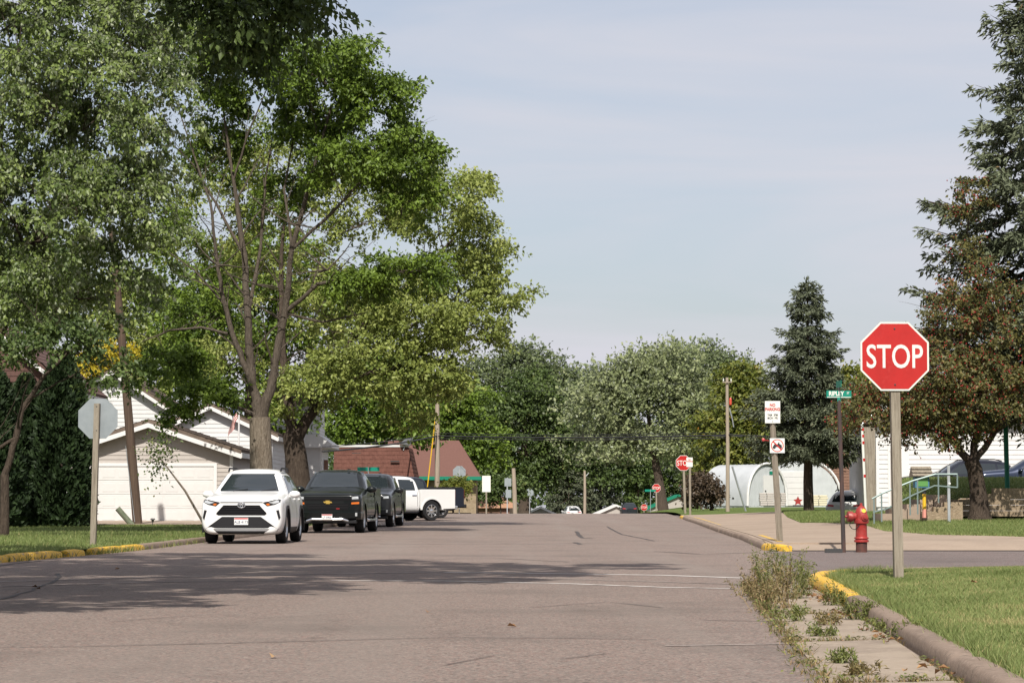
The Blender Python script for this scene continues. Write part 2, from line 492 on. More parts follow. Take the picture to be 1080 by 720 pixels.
# kerbs ------------------------------------------------------------------------
KPROF = [(0.0, -.10), (.006, .03), (.018, .088), (.042, .112), (.10, .118), (.155, .114), (.176, .095), (.18, -.10)]
def kerb_run(parent, pts, side, breaks_mats, h=1.0):
    """pts: polyline of the base line; side=+1 kerb body lies to the right of it; pieces as (t0, t1, material) in metres along the line"""
    P = [Vector((p[0], p[1], 0)) for p in pts]
    L = [0]
    for a, b in zip(P, P[1:]): L.append(L[-1] + (b - a).length)
    def ev(t):
        t = max(0, min(L[-1], t))
        for i in range(len(P) - 1):
            if t <= L[i + 1] or i == len(P) - 2:
                k = (t - L[i]) / (L[i + 1] - L[i])
                return P[i].lerp(P[i + 1], k)
    for (t0, t1, m) in breaks_mats:
        n = max(3, int((t1 - t0) / .35))
        vs_, fs = [], []
        k = len(KPROF)
        off = random.uniform(-.008, .008); dz = random.uniform(-.006, .008)
        for i in range(n + 1):
            t = t0 + .012 + (t1 - t0 - .024) * i / n
            p = ev(t); d = (ev(t + .4) - ev(t - .4)).normalized()
            s = Vector((d.y, -d.x, 0)) * side
            endr = .82 if i in (0, n) else 1.0
            for (a, z) in KPROF:
                j = random.uniform(-.0008, .0008)
                q = p + s * (a + off + j)
                zz = z * h * (endr if z > .05 else 1) + dz + (random.uniform(-.001, .001) if z > .05 else 0)
                vs_.append((q.x, q.y, float(gr(q.y)) + zz))
        for i in range(n):
            for j in range(k - 1):
                fs.append((i * k + j, i * k + j + 1, (i + 1) * k + j + 1, (i + 1) * k + j))
        fs.append(tuple(range(k))); fs.append(tuple(n * k + j for j in reversed(range(k))))
        MB().add(vs_, fs).build('kerb_stone', m, parent, smooth=50)
    return L[-1]

kr = tag(empty('kerb', (0, 0, 0)), kind='structure')
near_pts = [(1.79, 5), (3.29, 27.9), (3.36, 29.3), (3.62, 30.7), (4.1, 31.7), (4.9, 32.4), (6.6, 32.85), (16, 33.1)]
kk, yy = M['kerb'], M['kerb_y']
kerb_run(kr, near_pts, 1, [(0, 3, kk), (3, 6.2, kk), (6.2, 9.2, kk), (9.2, 13.0, kk), (13.0, 18.0, kk), (18.0, 20.2, yy), (20.2, 23.6, yy), (23.6, 27.0, yy), (27.0, 30, kk), (30, 34, kk), (34, 38, kk)])
kr2 = tag(empty('kerb', (0, 0, 0)), kind='structure')
far_pts = [(5.15, 48.6), (4.86, 49.6), (5.0, 52), (5.6, 63), (6.35, 80), (7.3, 104), (7.75, 119)]
kerb_run(kr2, far_pts, 1, [(0, 2.2, yy)] + [(2.2 + 3.4 * i, 2.2 + 3.4 * (i + 1), kk) for i in range(19)] + [(66.8, 70, yy)], 1.05)
kr3 = tag(empty('kerb', (0, 0, 0)), kind='structure')
left_pts = [(-16, 38.0), (-9.4, 38.15), (-8.3, 38.5), (-7.9, 39.3), (-7.4, 45), (-7.15, 51), (-7.1, 57), (-6.75, 76), (-6.2, 95), (-6.5, 97.3)]
kerb_run(kr3, left_pts, -1, [(0, 3, kk), (3, 6.5, yy), (6.5, 9.5, yy), (9.5, 12.6, yy), (13.0, 14.1, yy), (14.9, 17.6, yy), (17.6, 19.6, yy)] + [(19.6 + 3.2 * i, 22.8 + 3.2 * i, kk) for i in range(14)])

# gutter slabs -----------------------------------------------------------------
gut = tag(empty('gutter', (0, 0, 0)), kind='structure')
jY = [5.2, 9.6, 13.4, 17.2, 21.4, 25.6, 28.6]
for a, b in zip(jY, jY[1:]):
    tilt = random.uniform(-.01, .01)
    def fn(i, j, a=a, b=b, tilt=tilt):
        Y = a + .05 + (b - a - .10) * j
        X = float(xr(Y)) - .70 + .66 * i
        return (X + .25 * (i - .5) * 0, Y, .010 + .016 * i + tilt * (j - .5))
    mb = MB()
    n0 = 6
    top = [fn(i / 4, j / n0) for j in range(n0 + 1) for i in range(5)]
    mb.add(top, [(j * 5 + i, j * 5 + i + 1, (j + 1) * 5 + i + 1, (j + 1) * 5 + i) for j in range(n0) for i in range(4)])
    ring = [j * 5 for j in range(n0 + 1)] + [n0 * 5 + i for i in range(1, 5)] + [j * 5 + 4 for j in range(n0 - 1, -1, -1)] + [i for i in range(3, 0, -1)]
    low = [(top[k][0], top[k][1], top[k][2] - .05) for k in ring]
    bidx = len(top)
    mb.v += low
    nr = len(ring)
    for q in range(nr):
        mb.f.append((ring[q], ring[(q + 1) % nr], bidx + (q + 1) % nr, bidx + q)); mb.m.append(0)
    mb.build('concrete_slab', M['concrete'], gut, smooth=30)

# apron joints: slabs laid over the pavement along the kerb ------------------------
walk = tag(empty('sidewalk', (0, 0, 0)), kind='structure')
yk = 50.2
while yk < 118:
    y2 = yk + 1.9
    vs_ = []
    for Y in (yk + .012, y2 - .012):
        for o_ in (.24, 2.1):
            X = float(xr(Y)) + o_
            vs_.append((X, Y, float(lot_r(X, Y)) + .022))
    MB().add(vs_ + [(v[0], v[1], v[2] - .06) for v in vs_], [(0, 1, 3, 2), (0, 1, 5, 4), (1, 3, 7, 5), (3, 2, 6, 7), (2, 0, 4, 6)]).build('paving_slab', M['pave'], walk)
    yk = y2

# painted lines, cracks -----------------------------------------------------------
def strip(name, pts, w, m, parent, lift=.004, zf=None, jit=0.0):
    pts = [Vector((p[0], p[1], 0)) for p in pts]
    out = []
    for a, b in zip(pts, pts[1:]):
        n = max(1, int((b - a).length / .5))
        out += [a.lerp(b, i / n) for i in range(n)]
    out.append(pts[-1])
    if jit: out = [p + Vector((random.uniform(-jit, jit), random.uniform(-jit, jit), 0)) for p in out]
    vs_, fs = [], []
    for i, p in enumerate(out):
        d = (out[min(i + 1, len(out) - 1)] - out[max(0, i - 1)]).normalized()
        s = Vector((d.y, -d.x, 0)) * w / 2 * (random.uniform(.6, 1.3) if jit else 1)
        for q in (p - s, p + s):
            z = float(gr(q.y)) if zf is None else float(zf(q.x, q.y))
            vs_.append((q.x, q.y, z + lift))
    fs = [(2 * i, 2 * i + 1, 2 * i + 3, 2 * i + 2) for i in range(len(out) - 1)]
    return MB().add(vs_, fs).build(name, m, parent, fix=False)
def gpx(px, py, z=0.0):
    Y = (EYE - z) * FPX / (py - 528.0)
    return ((px - 540) / FPX * Y, Y)
strip('crosswalk_line', [gpx(350, 611.5), gpx(470, 612), gpx(600, 614.8), gpx(700, 618.6), gpx(772, 620)], .12, M['white_line'], road)
strip('crosswalk_line', [gpx(-40, 619), gpx(150, 613.5), gpx(330, 610.6)], .14, M['faint_line'], road)
strip('crosswalk_line', [gpx(470, 603), gpx(600, 604.5), gpx(700, 606), gpx(785, 609)], .16, M['white_line'], road)
strip('crosswalk_line', [gpx(480, 608.0), gpx(600, 610.0), gpx(700, 613), gpx(780, 615.5)], .10, M['faint_line'], road)
strip('crosswalk_line', [gpx(-40, 614), gpx(150, 608.5), gpx(350, 604.5), gpx(470, 602.8)], .16, M['faint_line'], road)
strip('crosswalk_line', [gpx(400, 573.5), gpx(520, 573), gpx(620, 574)], .2, M['faint_line'], road)
strip('crosswalk_line', [gpx(1036, 573.2), gpx(1060, 576.5), gpx(1110, 583)], .3, M['white_line'], road)
strip('kerb_marking', [(float(xr(Y)) + .42, Y) for Y in np.arange(51.2, 62, 1.)], .12, M['yel_line'], walk, .028, lot_r)
strip('kerb_marking', [(float(xr(Y)) + .42, Y) for Y in np.arange(85, 112, 1.)], .14, M['yel_line'], walk, .028, lot_r)
for pts, w in (([gpx(-20, 682), gpx(70, 681), gpx(200, 678), gpx(330, 675), gpx(470, 671), gpx(600, 672), gpx(690, 673.5)], .022),
               ([gpx(740, 653), gpx(790, 654), gpx(838, 654.5)], .03),
               ([gpx(0, 632), gpx(35, 622), gpx(62, 611), gpx(64, 604)], .05),
               ([gpx(-10, 598), gpx(15, 594), gpx(45, 591)], .05),
               ([gpx(608, 560), gpx(611, 565), gpx(614, 567), gpx(626, 567.5)], .12),
               ([gpx(606, 571.5), gpx(612, 573.5)], .12),
               ([gpx(120, 655), gpx(210, 648), gpx(300, 650), gpx(372, 646)], .014), ([gpx(470, 700), gpx(520, 690), gpx(590, 694), gpx(640, 688)], .012), ([gpx(560, 640), gpx(640, 634), gpx(700, 640)], .018), ([gpx(420, 590), gpx(520, 588), gpx(600, 592)], .05), ([gpx(640, 556), gpx(655, 563), gpx(690, 570)], .07),
               ([gpx(690, 581), gpx(740, 584), gpx(800, 582)], .06)):
    strip('road_crack', pts, w, M['tar'], road, .005, None, .02)
strip('road_seam', [gpx(700, 680), gpx(800, 678.5), gpx(850, 677)], .05, M['faint_line'], road, .005, None, .01)

# ------------------------------------------------------------------ grass blades
def blades(name, parent_kind, X, Y, Z, h, w, lean, m, dry=0.0, patch=None):
    n = len(X)
    ang = RNG.uniform(0, 2 * PI, n)
    hh = h * RNG.uniform(.55, 1.25, n)
    ww = w * RNG.uniform(.7, 1.3, n)
    la = RNG.uniform(0, 2 * PI, n); ll = lean * RNG.uniform(.1, 1.1, n) * hh
    V = np.empty((n, 3, 3))
    V[:, 0] = np.stack([X - np.cos(ang) * ww / 2, Y - np.sin(ang) * ww / 2, Z], 1)
    V[:, 1] = np.stack([X + np.cos(ang) * ww / 2, Y + np.sin(ang) * ww / 2, Z], 1)
    V[:, 2] = np.stack([X + np.cos(la) * ll, Y + np.sin(la) * ll, Z + hh], 1)
    t = RNG.beta(2, 2, n) * .75
    if patch is not None: t = np.clip(t + patch, 0, 1)
    t = np.where(RNG.random(n) < dry, RNG.uniform(.85, 1, n), t)
    F = np.arange(3 * n).reshape(n, 3)
    o = link(name, npmesh(name, V.reshape(-1, 3), F, np.repeat(t, 3)), m)
    return tag(o, kind='stuff')

def wave(X, Y, s):
    return np.sin(X * s + 1.3 * np.sin(Y * s * .6 + 2)) * np.sin(Y * s * .8 + 1.7 * np.sin(X * s * .7))
n = 195000
Y = 9.5 + (33.0 - 9.5) * RNG.random(n) ** .8
X = lawn_edge(Y) + (.205 * Y + .8 - lawn_edge(Y)).clip(.2) * RNG.random(n)
pt = .20 * wave(X, Y, 1.1) + .16 * wave(X, Y, 2.9) + .42 * np.exp(-(((X - 4.6) / .8) ** 2 + ((Y - 24) / 2.2) ** 2)) * RNG.random(n)
for (cx_, cy_, rx_, ry_, a_) in ((3.9, 17.5, .5, 1.5, .35), (5.2, 20, .9, 1.0, .4), (4.4, 29.5, 1.0, .5, .45), (6.0, 31.0, 1.4, .3, .5), (3.4, 14, .25, 1.2, .3), (5.0, 27, .5, .6, .35), (2.9, 12.5, .4, .5, .3)):
    pt = pt + 2.0 * a_ * np.exp(-(((X - cx_) / rx_) ** 2 + ((Y - cy_) / ry_) ** 2)) * RNG.random(n)
o = blades('near_lawn_grass', None, X, Y, lawn_z(X, Y) - .004, .038, .0074, 1.1, M['grass'], .10, pt + .06)
tag(o, 'short green grass of the lawn round the near stop sign', 'grass')
# shaggy tufts along the kerb top and round the post
n = 9000
Y = 10 + 22.8 * RNG.random(n); X = lawn_edge(Y) + RNG.normal(.02, .045, n)
o = blades('kerb_edge_grass', None, X, Y, lawn_z(X, Y) - .004, .085, .007, 1.1, M['grass'], .10)
tag(o, 'longer uncut grass fringe along the near kerb', 'grass')
n = 75000
Y = 38.4 + (88 - 38.4) * RNG.random(n) ** 1.5; X = xl(Y) - .2 - RNG.random(n) ** 1.2 * (.23 * Y - 2.0)
ok = ~((X > -16) & (X < -10.4) & (Y > 85.8))
X, Y = X[ok], Y[ok]
o = blades('left_lawn_grass', None, X, Y, lot_l(X, Y) - .004, .07, .014, .9, M['grass'], .05, .15 * wave(X, Y, .8))
tag(o, 'short grass of the lawn between yellow kerb and garage', 'grass')
n = 60000
Y = 53 + (75.5 - 53) * RNG.random(n); X = xlawn(Y) + (.235 * Y - xlawn(Y)).clip(.3) * RNG.random(n)
o = blades('right_lawn_grass', None, X, Y, lot_r(X, Y) + .005, .07, .014, .9, M['grass'], .04, .12 * wave(X, Y, .8))
tag(o, 'short grass under the crab apple in front of the stone wall', 'grass')
n = 26000
Y = 68 + 52 * RNG.random(n); X = xisl(Y) + (xisl2(Y) - xisl(Y)) * RNG.random(n)
o = blades('island_grass', None, X, Y, lot_r(X, Y) + .008, .09, .02, .9, M['grass'], .04, .12 * wave(X, Y, .8))
tag(o, 'grass wedge in front of the hoop sheds', 'grass')
# ------------------------------------------------------------------ trees
def unit(a):
    return a / np.maximum(np.linalg.norm(a, axis=-1, keepdims=True), 1e-9)

def leaf_geo(C_, D, N_, L, Wd, fold=.18):
    """folded diamond leaves: C base point, D axis, N normal"""
    n = len(C_)
    S = unit(np.cross(D, N_)); N_ = np.cross(S, D)
    V = np.empty((n, 4, 3))
    V[:, 0] = C_
    V[:, 1] = C_ + D * (L * .48)[:, None] + S * (Wd / 2)[:, None] + N_ * (fold * Wd)[:, None]
    V[:, 2] = C_ + D * L[:, None] - N_ * (.12 * L)[:, None]
    V[:, 3] = C_ + D * (L * .48)[:, None] - S * (Wd / 2)[:, None] + N_ * (fold * Wd)[:, None]
    i = np.arange(n)[:, None] * 4
    F = np.concatenate([i + np.array([[0, 1, 2]]), i + np.array([[0, 2, 3]])], 1).reshape(-1, 3)
    return V.reshape(-1, 3), F

def bend(p0, p1, k=6, wob=.06, up=.15):
    p0, p1 = Vector(p0), Vector(p1)
    L = (p1 - p0).length
    mid = p0.lerp(p1, .5) + Vector((random.uniform(-wob, wob), random.uniform(-wob, wob), up * .5)) * L
    out = []
    for i in range(k + 1):
        t = i / k
        q = p0 * (1 - t) ** 2 + mid * 2 * t * (1 - t) + p1 * t * t
        if 0 < i < k: q = q + Vector((random.uniform(-1, 1), random.uniform(-1, 1), random.uniform(-1, 1))) * L * .014
        out.append(q)
    return out

def crown_points(rng, lobes, n, shell=.5, ragged=.25):
    w = np.array([l[6] if len(l) > 6 else l[3] * l[4] * l[5] for l in lobes], float); w /= w.sum()
    idx = rng.choice(len(lobes), n, p=w)
    Lb = np.array([l[:6] for l in lobes])[idx]
    d = unit(rng.normal(size=(n, 3)))
    d[:, 2] = np.where(d[:, 2] < -.55, -d[:, 2] * .6, d[:, 2]); d = unit(d)
    bumps = unit(rng.normal(size=(9, 3))); amp = rng.uniform(-1, 1, 9)
    b2 = unit(rng.normal(size=(40, 3))); a2 = rng.uniform(-.9, 1, 40)
    rag = 1 + ragged * ((np.clip(d @ bumps.T, 0, 1) ** 4) @ amp) + ragged * .8 * ((np.clip(d @ b2.T, 0, 1) ** 18) @ a2)
    rad = (shell + (1 - shell) * rng.random(n) ** .6) * rag
    P = Lb[:, :3] + d * Lb[:, 3:6] * rad[:, None]
    # throw away points that lie deep inside another lobe: they only cost
    return P, d, idx

def make_tree(name, label, base, trunk, lobes, clumps, twigs, lpt, leaf, cr, bark, leafm, droop=.35, seed=1, group=None,
              limbs=(), shell=.5, ragged=.25, bare=0, cat='tree', flat=.75, tintb=0.0, fork=.6, aspect=.62, lobe_limbs=True, dead=()):
    rng = np.random.default_rng(seed); random.seed(seed)
    root = empty(name, base, 0, label, cat, group)
    mb = MB()
    tp = [Vector(t[:3]) for t in trunk]; tr = [t[3] for t in trunk]
    # root flare
    tb = MB()
    tb.tube([tp[0] + Vector((0, 0, -.15))] + tp, [tr[0] * 1.35] + [tr[0] * 1.12] + tr[1:], 14)
    skel = [(p, r) for p, r in zip(tp[len(tp) // 2:], tr[len(tr) // 2:])]
    for lb in limbs:                               # hand-set limbs (x, y, z, r)
        ps = [Vector(q[:3]) for q in lb]; rs = [q[3] * .78 for q in lb]
        pp, rr = [], []
        for i in range(len(ps) - 1):
            for k in range(4):
                t = k / 4
                pp.append(ps[i].lerp(ps[i + 1], t) + Vector((rng.normal(), rng.normal(), rng.normal())) * rs[i] * .16)
                rr.append(rs[i] * (1 - t) + rs[i + 1] * t)
        pp.append(ps[-1]); rr.append(rs[-1])
        mb.tube(pp, rr, 9)
        skel += list(zip(pp[1:], rr[1:]))
        for q in range(3, len(pp), 2):             # side branches
            dv = Vector((rng.normal() * .8, rng.normal() * .5, abs(rng.normal()) * .6 + .45)); dv.normalize()
            ln = rng.uniform(.9, 2.3)
            bq = bend(pp[q], pp[q] + dv * ln, 5, .14, .12)
            r1 = min(.034, rr[q] * .5)
            mb.tube(bq, [r1 * (1 - .85 * i / 5) for i in range(6)], 5)
            skel += [(p_, r1 * .5) for p_ in bq[3:]]
            for _ in range(2):
                k_ = rng.integers(2, 5)
                e_ = bq[k_] + Vector((rng.normal() * .5, rng.normal() * .4, rng.normal() * .3 + .35)) * ln * .4
                mb.tube(bend(bq[k_], e_, 3, .15, .1), [r1 * .4, r1 * .3, r1 * .2, r1 * .1], 4)
    if lobe_limbs:
        for l in lobes:
            c = Vector(l[:3])
            s = min(skel, key=lambda q: (q[0] - c).length + .9 * abs(q[0].z - (c.z - .9 * (c - q[0]).length * .6)))
            ps = bend(s[0], c + Vector((0, 0, -.1 * l[5])), 7, .10, .12)
            r0 = min(s[1] * .62, .035 * (c - s[0]).length + .02)
            rs = [r0 * (1 - .8 * i / 7) for i in range(8)]
            mb.tube(ps, rs, 7); skel += list(zip(ps[2:], rs[2:]))
            for k in range(5):                     # secondary limbs fan out inside the lobe
                dv = Vector(unit(rng.normal(size=3))); dv.z = abs(dv.z) * .7 + .1
                e = c + Vector((dv.x * l[3], dv.y * l[4], dv.z * l[5])) * .72
                s2 = ps[rng.integers(3, 8)]
                q = bend(s2, e, 5, .12, .1)
                r1 = max(.018, r0 * .38)
                rs2 = [r1 * (1 - .8 * i / 5) for i in range(6)]
                mb.tube(q, rs2, 6); skel += list(zip(q[2:], rs2[2:]))
    for dd in dead:                                # bare dead twigs
        a = Vector(dd[:3])
        for k in range(int(dd[4])):
            e = a + Vector((rng.uniform(-1, 1), rng.uniform(-.4, .4), rng.uniform(-.35, .8))) * dd[3]
            q = bend(a, e, 5, .25, .1); mb.tube(q, [.028 * (1 - .8 * i / 5) for i in range(6)], 4)
            for j in range(3):
                e2 = q[2 + j] + Vector((rng.uniform(-1, 1), rng.uniform(-.4, .4), rng.uniform(-.5, .7))) * dd[3] * .4
                mb.tube(bend(q[2 + j], e2, 3, .2, .1), [.012, .01, .007, .004], 3)
    P, d, lidx = crown_points(rng, lobes, clumps, shell, ragged)
    SP = np.array([q[0] for q in skel]); SR = np.array([q[1] for q in skel])
    for i in range(clumps):                        # twig from the nearest limb to every clump
        dist = np.linalg.norm(SP - P[i], axis=1); k = int(dist.argmin())
        if dist[k] < .15: continue
        q = bend(SP[k], P[i], 3, .12, .08)
        r0 = min(SR[k] * .7, .012 + .008 * dist[k])
        mb.tube(q, [r0, r0 * .75, r0 * .5, r0 * .25], 4, cap=False)
    tb.build('trunk', bark, root, smooth=60, fix=False)
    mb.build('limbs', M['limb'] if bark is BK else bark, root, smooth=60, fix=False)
    # leaves: every clump is a handful of twigs with leaves along them
    n = clumps * twigs * lpt
    ci = np.repeat(np.arange(clumps), twigs * lpt)
    td = unit(rng.normal(size=(clumps * twigs, 3)) * np.array([1, 1, .75]) + np.repeat(d, twigs, 0) * .75 + np.array([0, 0, -.15 * droop * 3]))
    ti = np.repeat(np.arange(clumps * twigs), lpt)
    t = rng.uniform(.12, 1.0, n)
    tl = np.repeat(cr * rng.uniform(.6, 1.3, clumps * twigs), lpt)
    pos = P[ci] + td[ti] * (t * tl)[:, None] * np.array([1, 1, flat])
    pos[:, 2] -= droop * .5 * (t ** 2) * tl
    pos += rng.normal(size=(n, 3)) * leaf * .35
    D = unit(td[ti] * .6 + rng.normal(size=(n, 3)) * .8 + np.array([0, 0, -droop]))
    N_ = unit(rng.normal(size=(n, 3)) * .80 + np.array([0, -.55, .9]) + d[ci] * .30)
    L = leaf * rng.uniform(.45, 1.35, n) * np.array([l[7] if len(l) > 7 else 1.0 for l in lobes])[lidx][ci]
    V, F = leaf_geo(pos, D, N_, L, L * aspect * rng.uniform(.8, 1.2, n))
    ct = rng.normal(0, .13, clumps)
    tint = np.clip(rng.beta(2.2, 2.6, n) * .8 + ct[ci] + tintb, 0, 1)
    cw = link('crown', npmesh('crown', V, F, np.repeat(tint, 4)), leafm, root)
    return root

def make_spruce(name, label, base, H, R, mats, seed=1, nper=9, step=.36, z0=1.0, leaf=.16, jag=.25, group=None, dens=1.0, droopk=.35, trunk_r=.2):
    rng = np.random.default_rng(seed); random.seed(seed)
    root = empty(name, base, 0, label, 'tree', group)
    mb = MB()
    tp = [(0, 0, -.15)] + [(rng.normal(0, .02), rng.normal(0, .02), H * k / 8) for k in range(1, 9)]
    mb.tube(tp, [trunk_r * (1 - .93 * k / 8) for k in range(9)], 10)
    Cs, Ds, Ns, Ts = [], [], [], []
    z = z0
    while z < H - .1:
        f = (H - z) / (H - z0)
        Rz = R * (f ** .82) * (1 - .35 * max(0, .12 - (1 - f)) / .12)
        k = max(4, int(nper * (.45 + .55 * f)))
        a0 = rng.uniform(0, 2 * PI)
        for b in range(k):
            a = a0 + 2 * PI * b / k + rng.normal(0, .18)
            Lb = Rz * rng.uniform(1 - jag * 1.3, 1 + jag * .6)
            if Lb < .12: Lb = .12
            hd = np.array([math.cos(a), math.sin(a), 0])
            sl = rng.uniform(.05, .3) if f > .25 else rng.uniform(-.45, -.1)      # lower boughs sag, upper ones rise
            zz = z + rng.uniform(-.15, .15)
            def bp(t): return np.array([0, 0, zz]) + hd * Lb * t + np.array([0, 0, -sl * Lb * t - droopk * Lb * .35 * math.sin(t * PI * .72) * (1 if f > .25 else .2) + .14 * Lb * t ** 3])
            ts = np.linspace(0, 1, 5)
            pts = [bp(t) for t in ts]
            r0 = max(.012, .016 * Lb)
            mb.tube(pts, [r0 * (1 - .8 * t) for t in ts], 4, cap=False)
            side = np.array([-hd[1], hd[0], 0])
            nb = max(3, int(dens * (3 + 7.5 * Lb)))
            for q in range(nb):
                t = .18 + .82 * (q + rng.random()) / nb
                p = bp(min(t, 1.0))
                sg = 1 if q % 2 else -1
                bl = max(.26, .22 + .31 * Lb * (1 - t)) * rng.uniform(.7, 1.25)
                dv = unit(hd * rng.uniform(.5, 1.0) + side * sg * rng.uniform(.4, 1.0) * (1.15 - .7 * t) + np.array([0, 0, rng.uniform(-.55, .12)]))
                m_ = max(9, int(bl / .05 * dens))
                tt = rng.random(m_)
                c = p + dv * (tt * bl)[:, None] + rng.normal(size=(m_, 3)) * .03 + np.array([0, 0, -1.0]) * (tt ** 2 * bl * .25)[:, None]
                dd = unit(dv + rng.normal(size=(m_, 3)) * .45 + np.array([0, 0, -.05]))
                Cs.append(c); Ds.append(dd)
                Ns.append(unit(rng.normal(size=(m_, 3)) * .6 + np.array([0, -.4, .8])))
                Ts.append(np.clip(rng.beta(2, 2.4, m_) * .75 + rng.normal(0, .1) + .12 * t, 0, 1))
        z += step * (.55 + .6 * f) * rng.uniform(.8, 1.2)
    # leader
    m_ = 40
    c = np.stack([rng.normal(0, .03, m_), rng.normal(0, .03, m_), H - .5 + .6 * rng.random(m_)], 1)
    Cs.append(c); Ds.append(unit(rng.normal(size=(m_, 3)) * .4 + np.array([0, 0, 1.]))); Ns.append(unit(rng.normal(size=(m_, 3)))); Ts.append(rng.random(m_) * .7)
    Cc, Dd, Nn, Tt = (np.concatenate(q) for q in (Cs, Ds, Ns, Ts))
    n = len(Cc)
    L = leaf * rng.uniform(.7, 1.3, n)
    V, F = leaf_geo(Cc, Dd, Nn, L, L * .30, .25)
    mb.build('trunk', mats[0], root, smooth=60, fix=False)
    link('crown', npmesh('crown', V, F, np.repeat(Tt, 4)), mats[1], root)
    return root

LM = {}
LM['silver'] = leafmat('silver_maple_leaf', (.055, .088, .018), (.200, .255, .068), (.42, .45, .25), .22, .45, under=(.34, .38, .25))
LM['green'] = leafmat('green_leaf', (.050, .088, .010), (.185, .270, .034), (.32, .38, .08), .30)
LM['yellowgreen'] = leafmat('yellow_green_leaf', (.12, .16, .03), (.33, .37, .095), (.56, .56, .21), .32)
LM['darkgreen'] = leafmat('dark_green_leaf', (.036, .062, .016), (.105, .150, .036), (.20, .21, .07), .25)
LM['pale'] = leafmat('pale_willowy_leaf', (.14, .175, .07), (.31, .34, .17), (.50, .51, .34), .28, under=(.32, .35, .25))
LM['autumn'] = leafmat('turning_leaf', (0.078, 0.111, 0.018), (0.221, 0.221, 0.039), (0.546, 0.221, 0.039), .30)
LM['greygreen'] = leafmat('grey_green_leaf', (.075, .105, .038), (.185, .225, .095), (.31, .33, .17), .26, under=(.21, .24, .17))
LM['spruce'] = leafmat('spruce_needles', (.050, .062, .036), (.135, .155, .090), (.22, .21, .12), .10, .6)
LM['spruce_b'] = leafmat('big_spruce_needles', (.055, .066, .036), (.15, .175, .10), (.27, .17, .08), .10, .6)
LM['cedar'] = leafmat('arborvitae_scales', (.010, .022, .007), (.028, .052, .014), None, .12, .65)
LM['crab'] = leafmat('crab_apple_leaf', (.050, .058, .018), (.15, .135, .040), (.30, .055, .035), .25)
LM['fruit'] = mat('red_crab_apples', (.30, .016, .018), .35)
LM['brown'] = leafmat('reddish_brown_shrub', (.05, .036, .024), (.10, .068, .038), (.14, .10, .05), .2)
LM['yellow'] = leafmat('yellow_leaf', (0.364, 0.286, 0.026), (0.600, 0.494, 0.039), (0.600, 0.429, 0.039), .35)
BK, BD = M['bark'], M['bark_d']
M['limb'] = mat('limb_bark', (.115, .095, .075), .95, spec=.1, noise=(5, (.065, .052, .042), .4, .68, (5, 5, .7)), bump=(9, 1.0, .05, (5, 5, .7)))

def rel(px, py, Y, base):
    p = at(px, py, Y); return (p.x - base[0], p.y - base[1], p.z - base[2])
def lobes_px(base, Y0, rows, s=1.0):
    """rows: (px, py, dY, rx_px, rz_px, ry_m[, weight]) -> lobes in metres round the base"""
    out = []
    for r in rows:
        Y = Y0 + r[2]; k = Y / FPX
        c = rel(r[0], r[1], Y, base)
        l = [c[0], c[1], c[2], r[3] * k, r[5], r[4] * k]
        l.append(r[6] if len(r) > 6 else l[3] * l[5] ** .5 * l[4])
        out.append(l)
    return out
def gbase(px, Y, z=None):
    p = at(px, 528, Y)
    if z is None:
        z = float(gr(Y)) + .05
    return (p.x, Y, z)

# the tall one standing beside the garden: left edge
b = gbase(-25, 66, .12)
make_tree('silver_maple_tree', 'tall silver maple with dense drooping grey-green crown at the left edge', b,
          [(0, 0, 0, .36), (.05, 0, 1.2, .32), (.15, 0, 2.6, .29), (.3, .1, 4.5, .24), (.4, 0, 7, .17), (.5, 0, 10, .09)],
          lobes_px(b, 66, [(30, 20, 0, 120, 85, 3.0), (-30, 150, 0, 110, 110, 3.0), (95, 130, -.8, 85, 90, 2.6), (60, 240, -1.2, 95, 85, 2.6), (130, 235, -.6, 62, 70, 2.2), (-40, 290, 0, 90, 75, 2.6), (20, 318, -1.0, 60, 42, 1.8, 1.8), (95, 318, -.4, 62, 40, 1.8, 1.8), (150, 40, .5, 60, 60, 2.0), (165, 150, 0, 40, 60, 1.6)]),
          900, 12, 10, .128, .55, BD, LM['silver'], droop=.9, seed=3, shell=.6, ragged=.35)
# slim bent trunk in the shade under it
b = gbase(4, 60, .12)

st = make_tree('understory_tree', 'slim crooked tree with thin bent stem at the left edge below the maple', b, [(0, 0, 0, .12), (.02, 0, .6, .11)] + [(*rel(5, 500, 60, b), .10)],
          lobes_px(b, 60, [(70, 362, 0, 55, 22, .8), (20, 372, .5, 30, 20, .8), (118, 395, 0, 28, 18, .6)]), 70, 7, 8, .12, .4, BD, LM['darkgreen'], droop=.5, seed=9, lobe_limbs=False,
          limbs=[[(*rel(5, 500, 60, b), .11), (*rel(17, 462, 60, b), .09), (*rel(24, 430, 60, b), .075), (*rel(45, 398, 60, b), .055), (*rel(72, 372, 60, b), .04), (*rel(100, 350, 60, b), .02)],
                 [(*rel(17, 462, 60, b), .06), (*rel(-6, 474, 60, b), .05), (*rel(-24, 482, 60, b), .03)]])

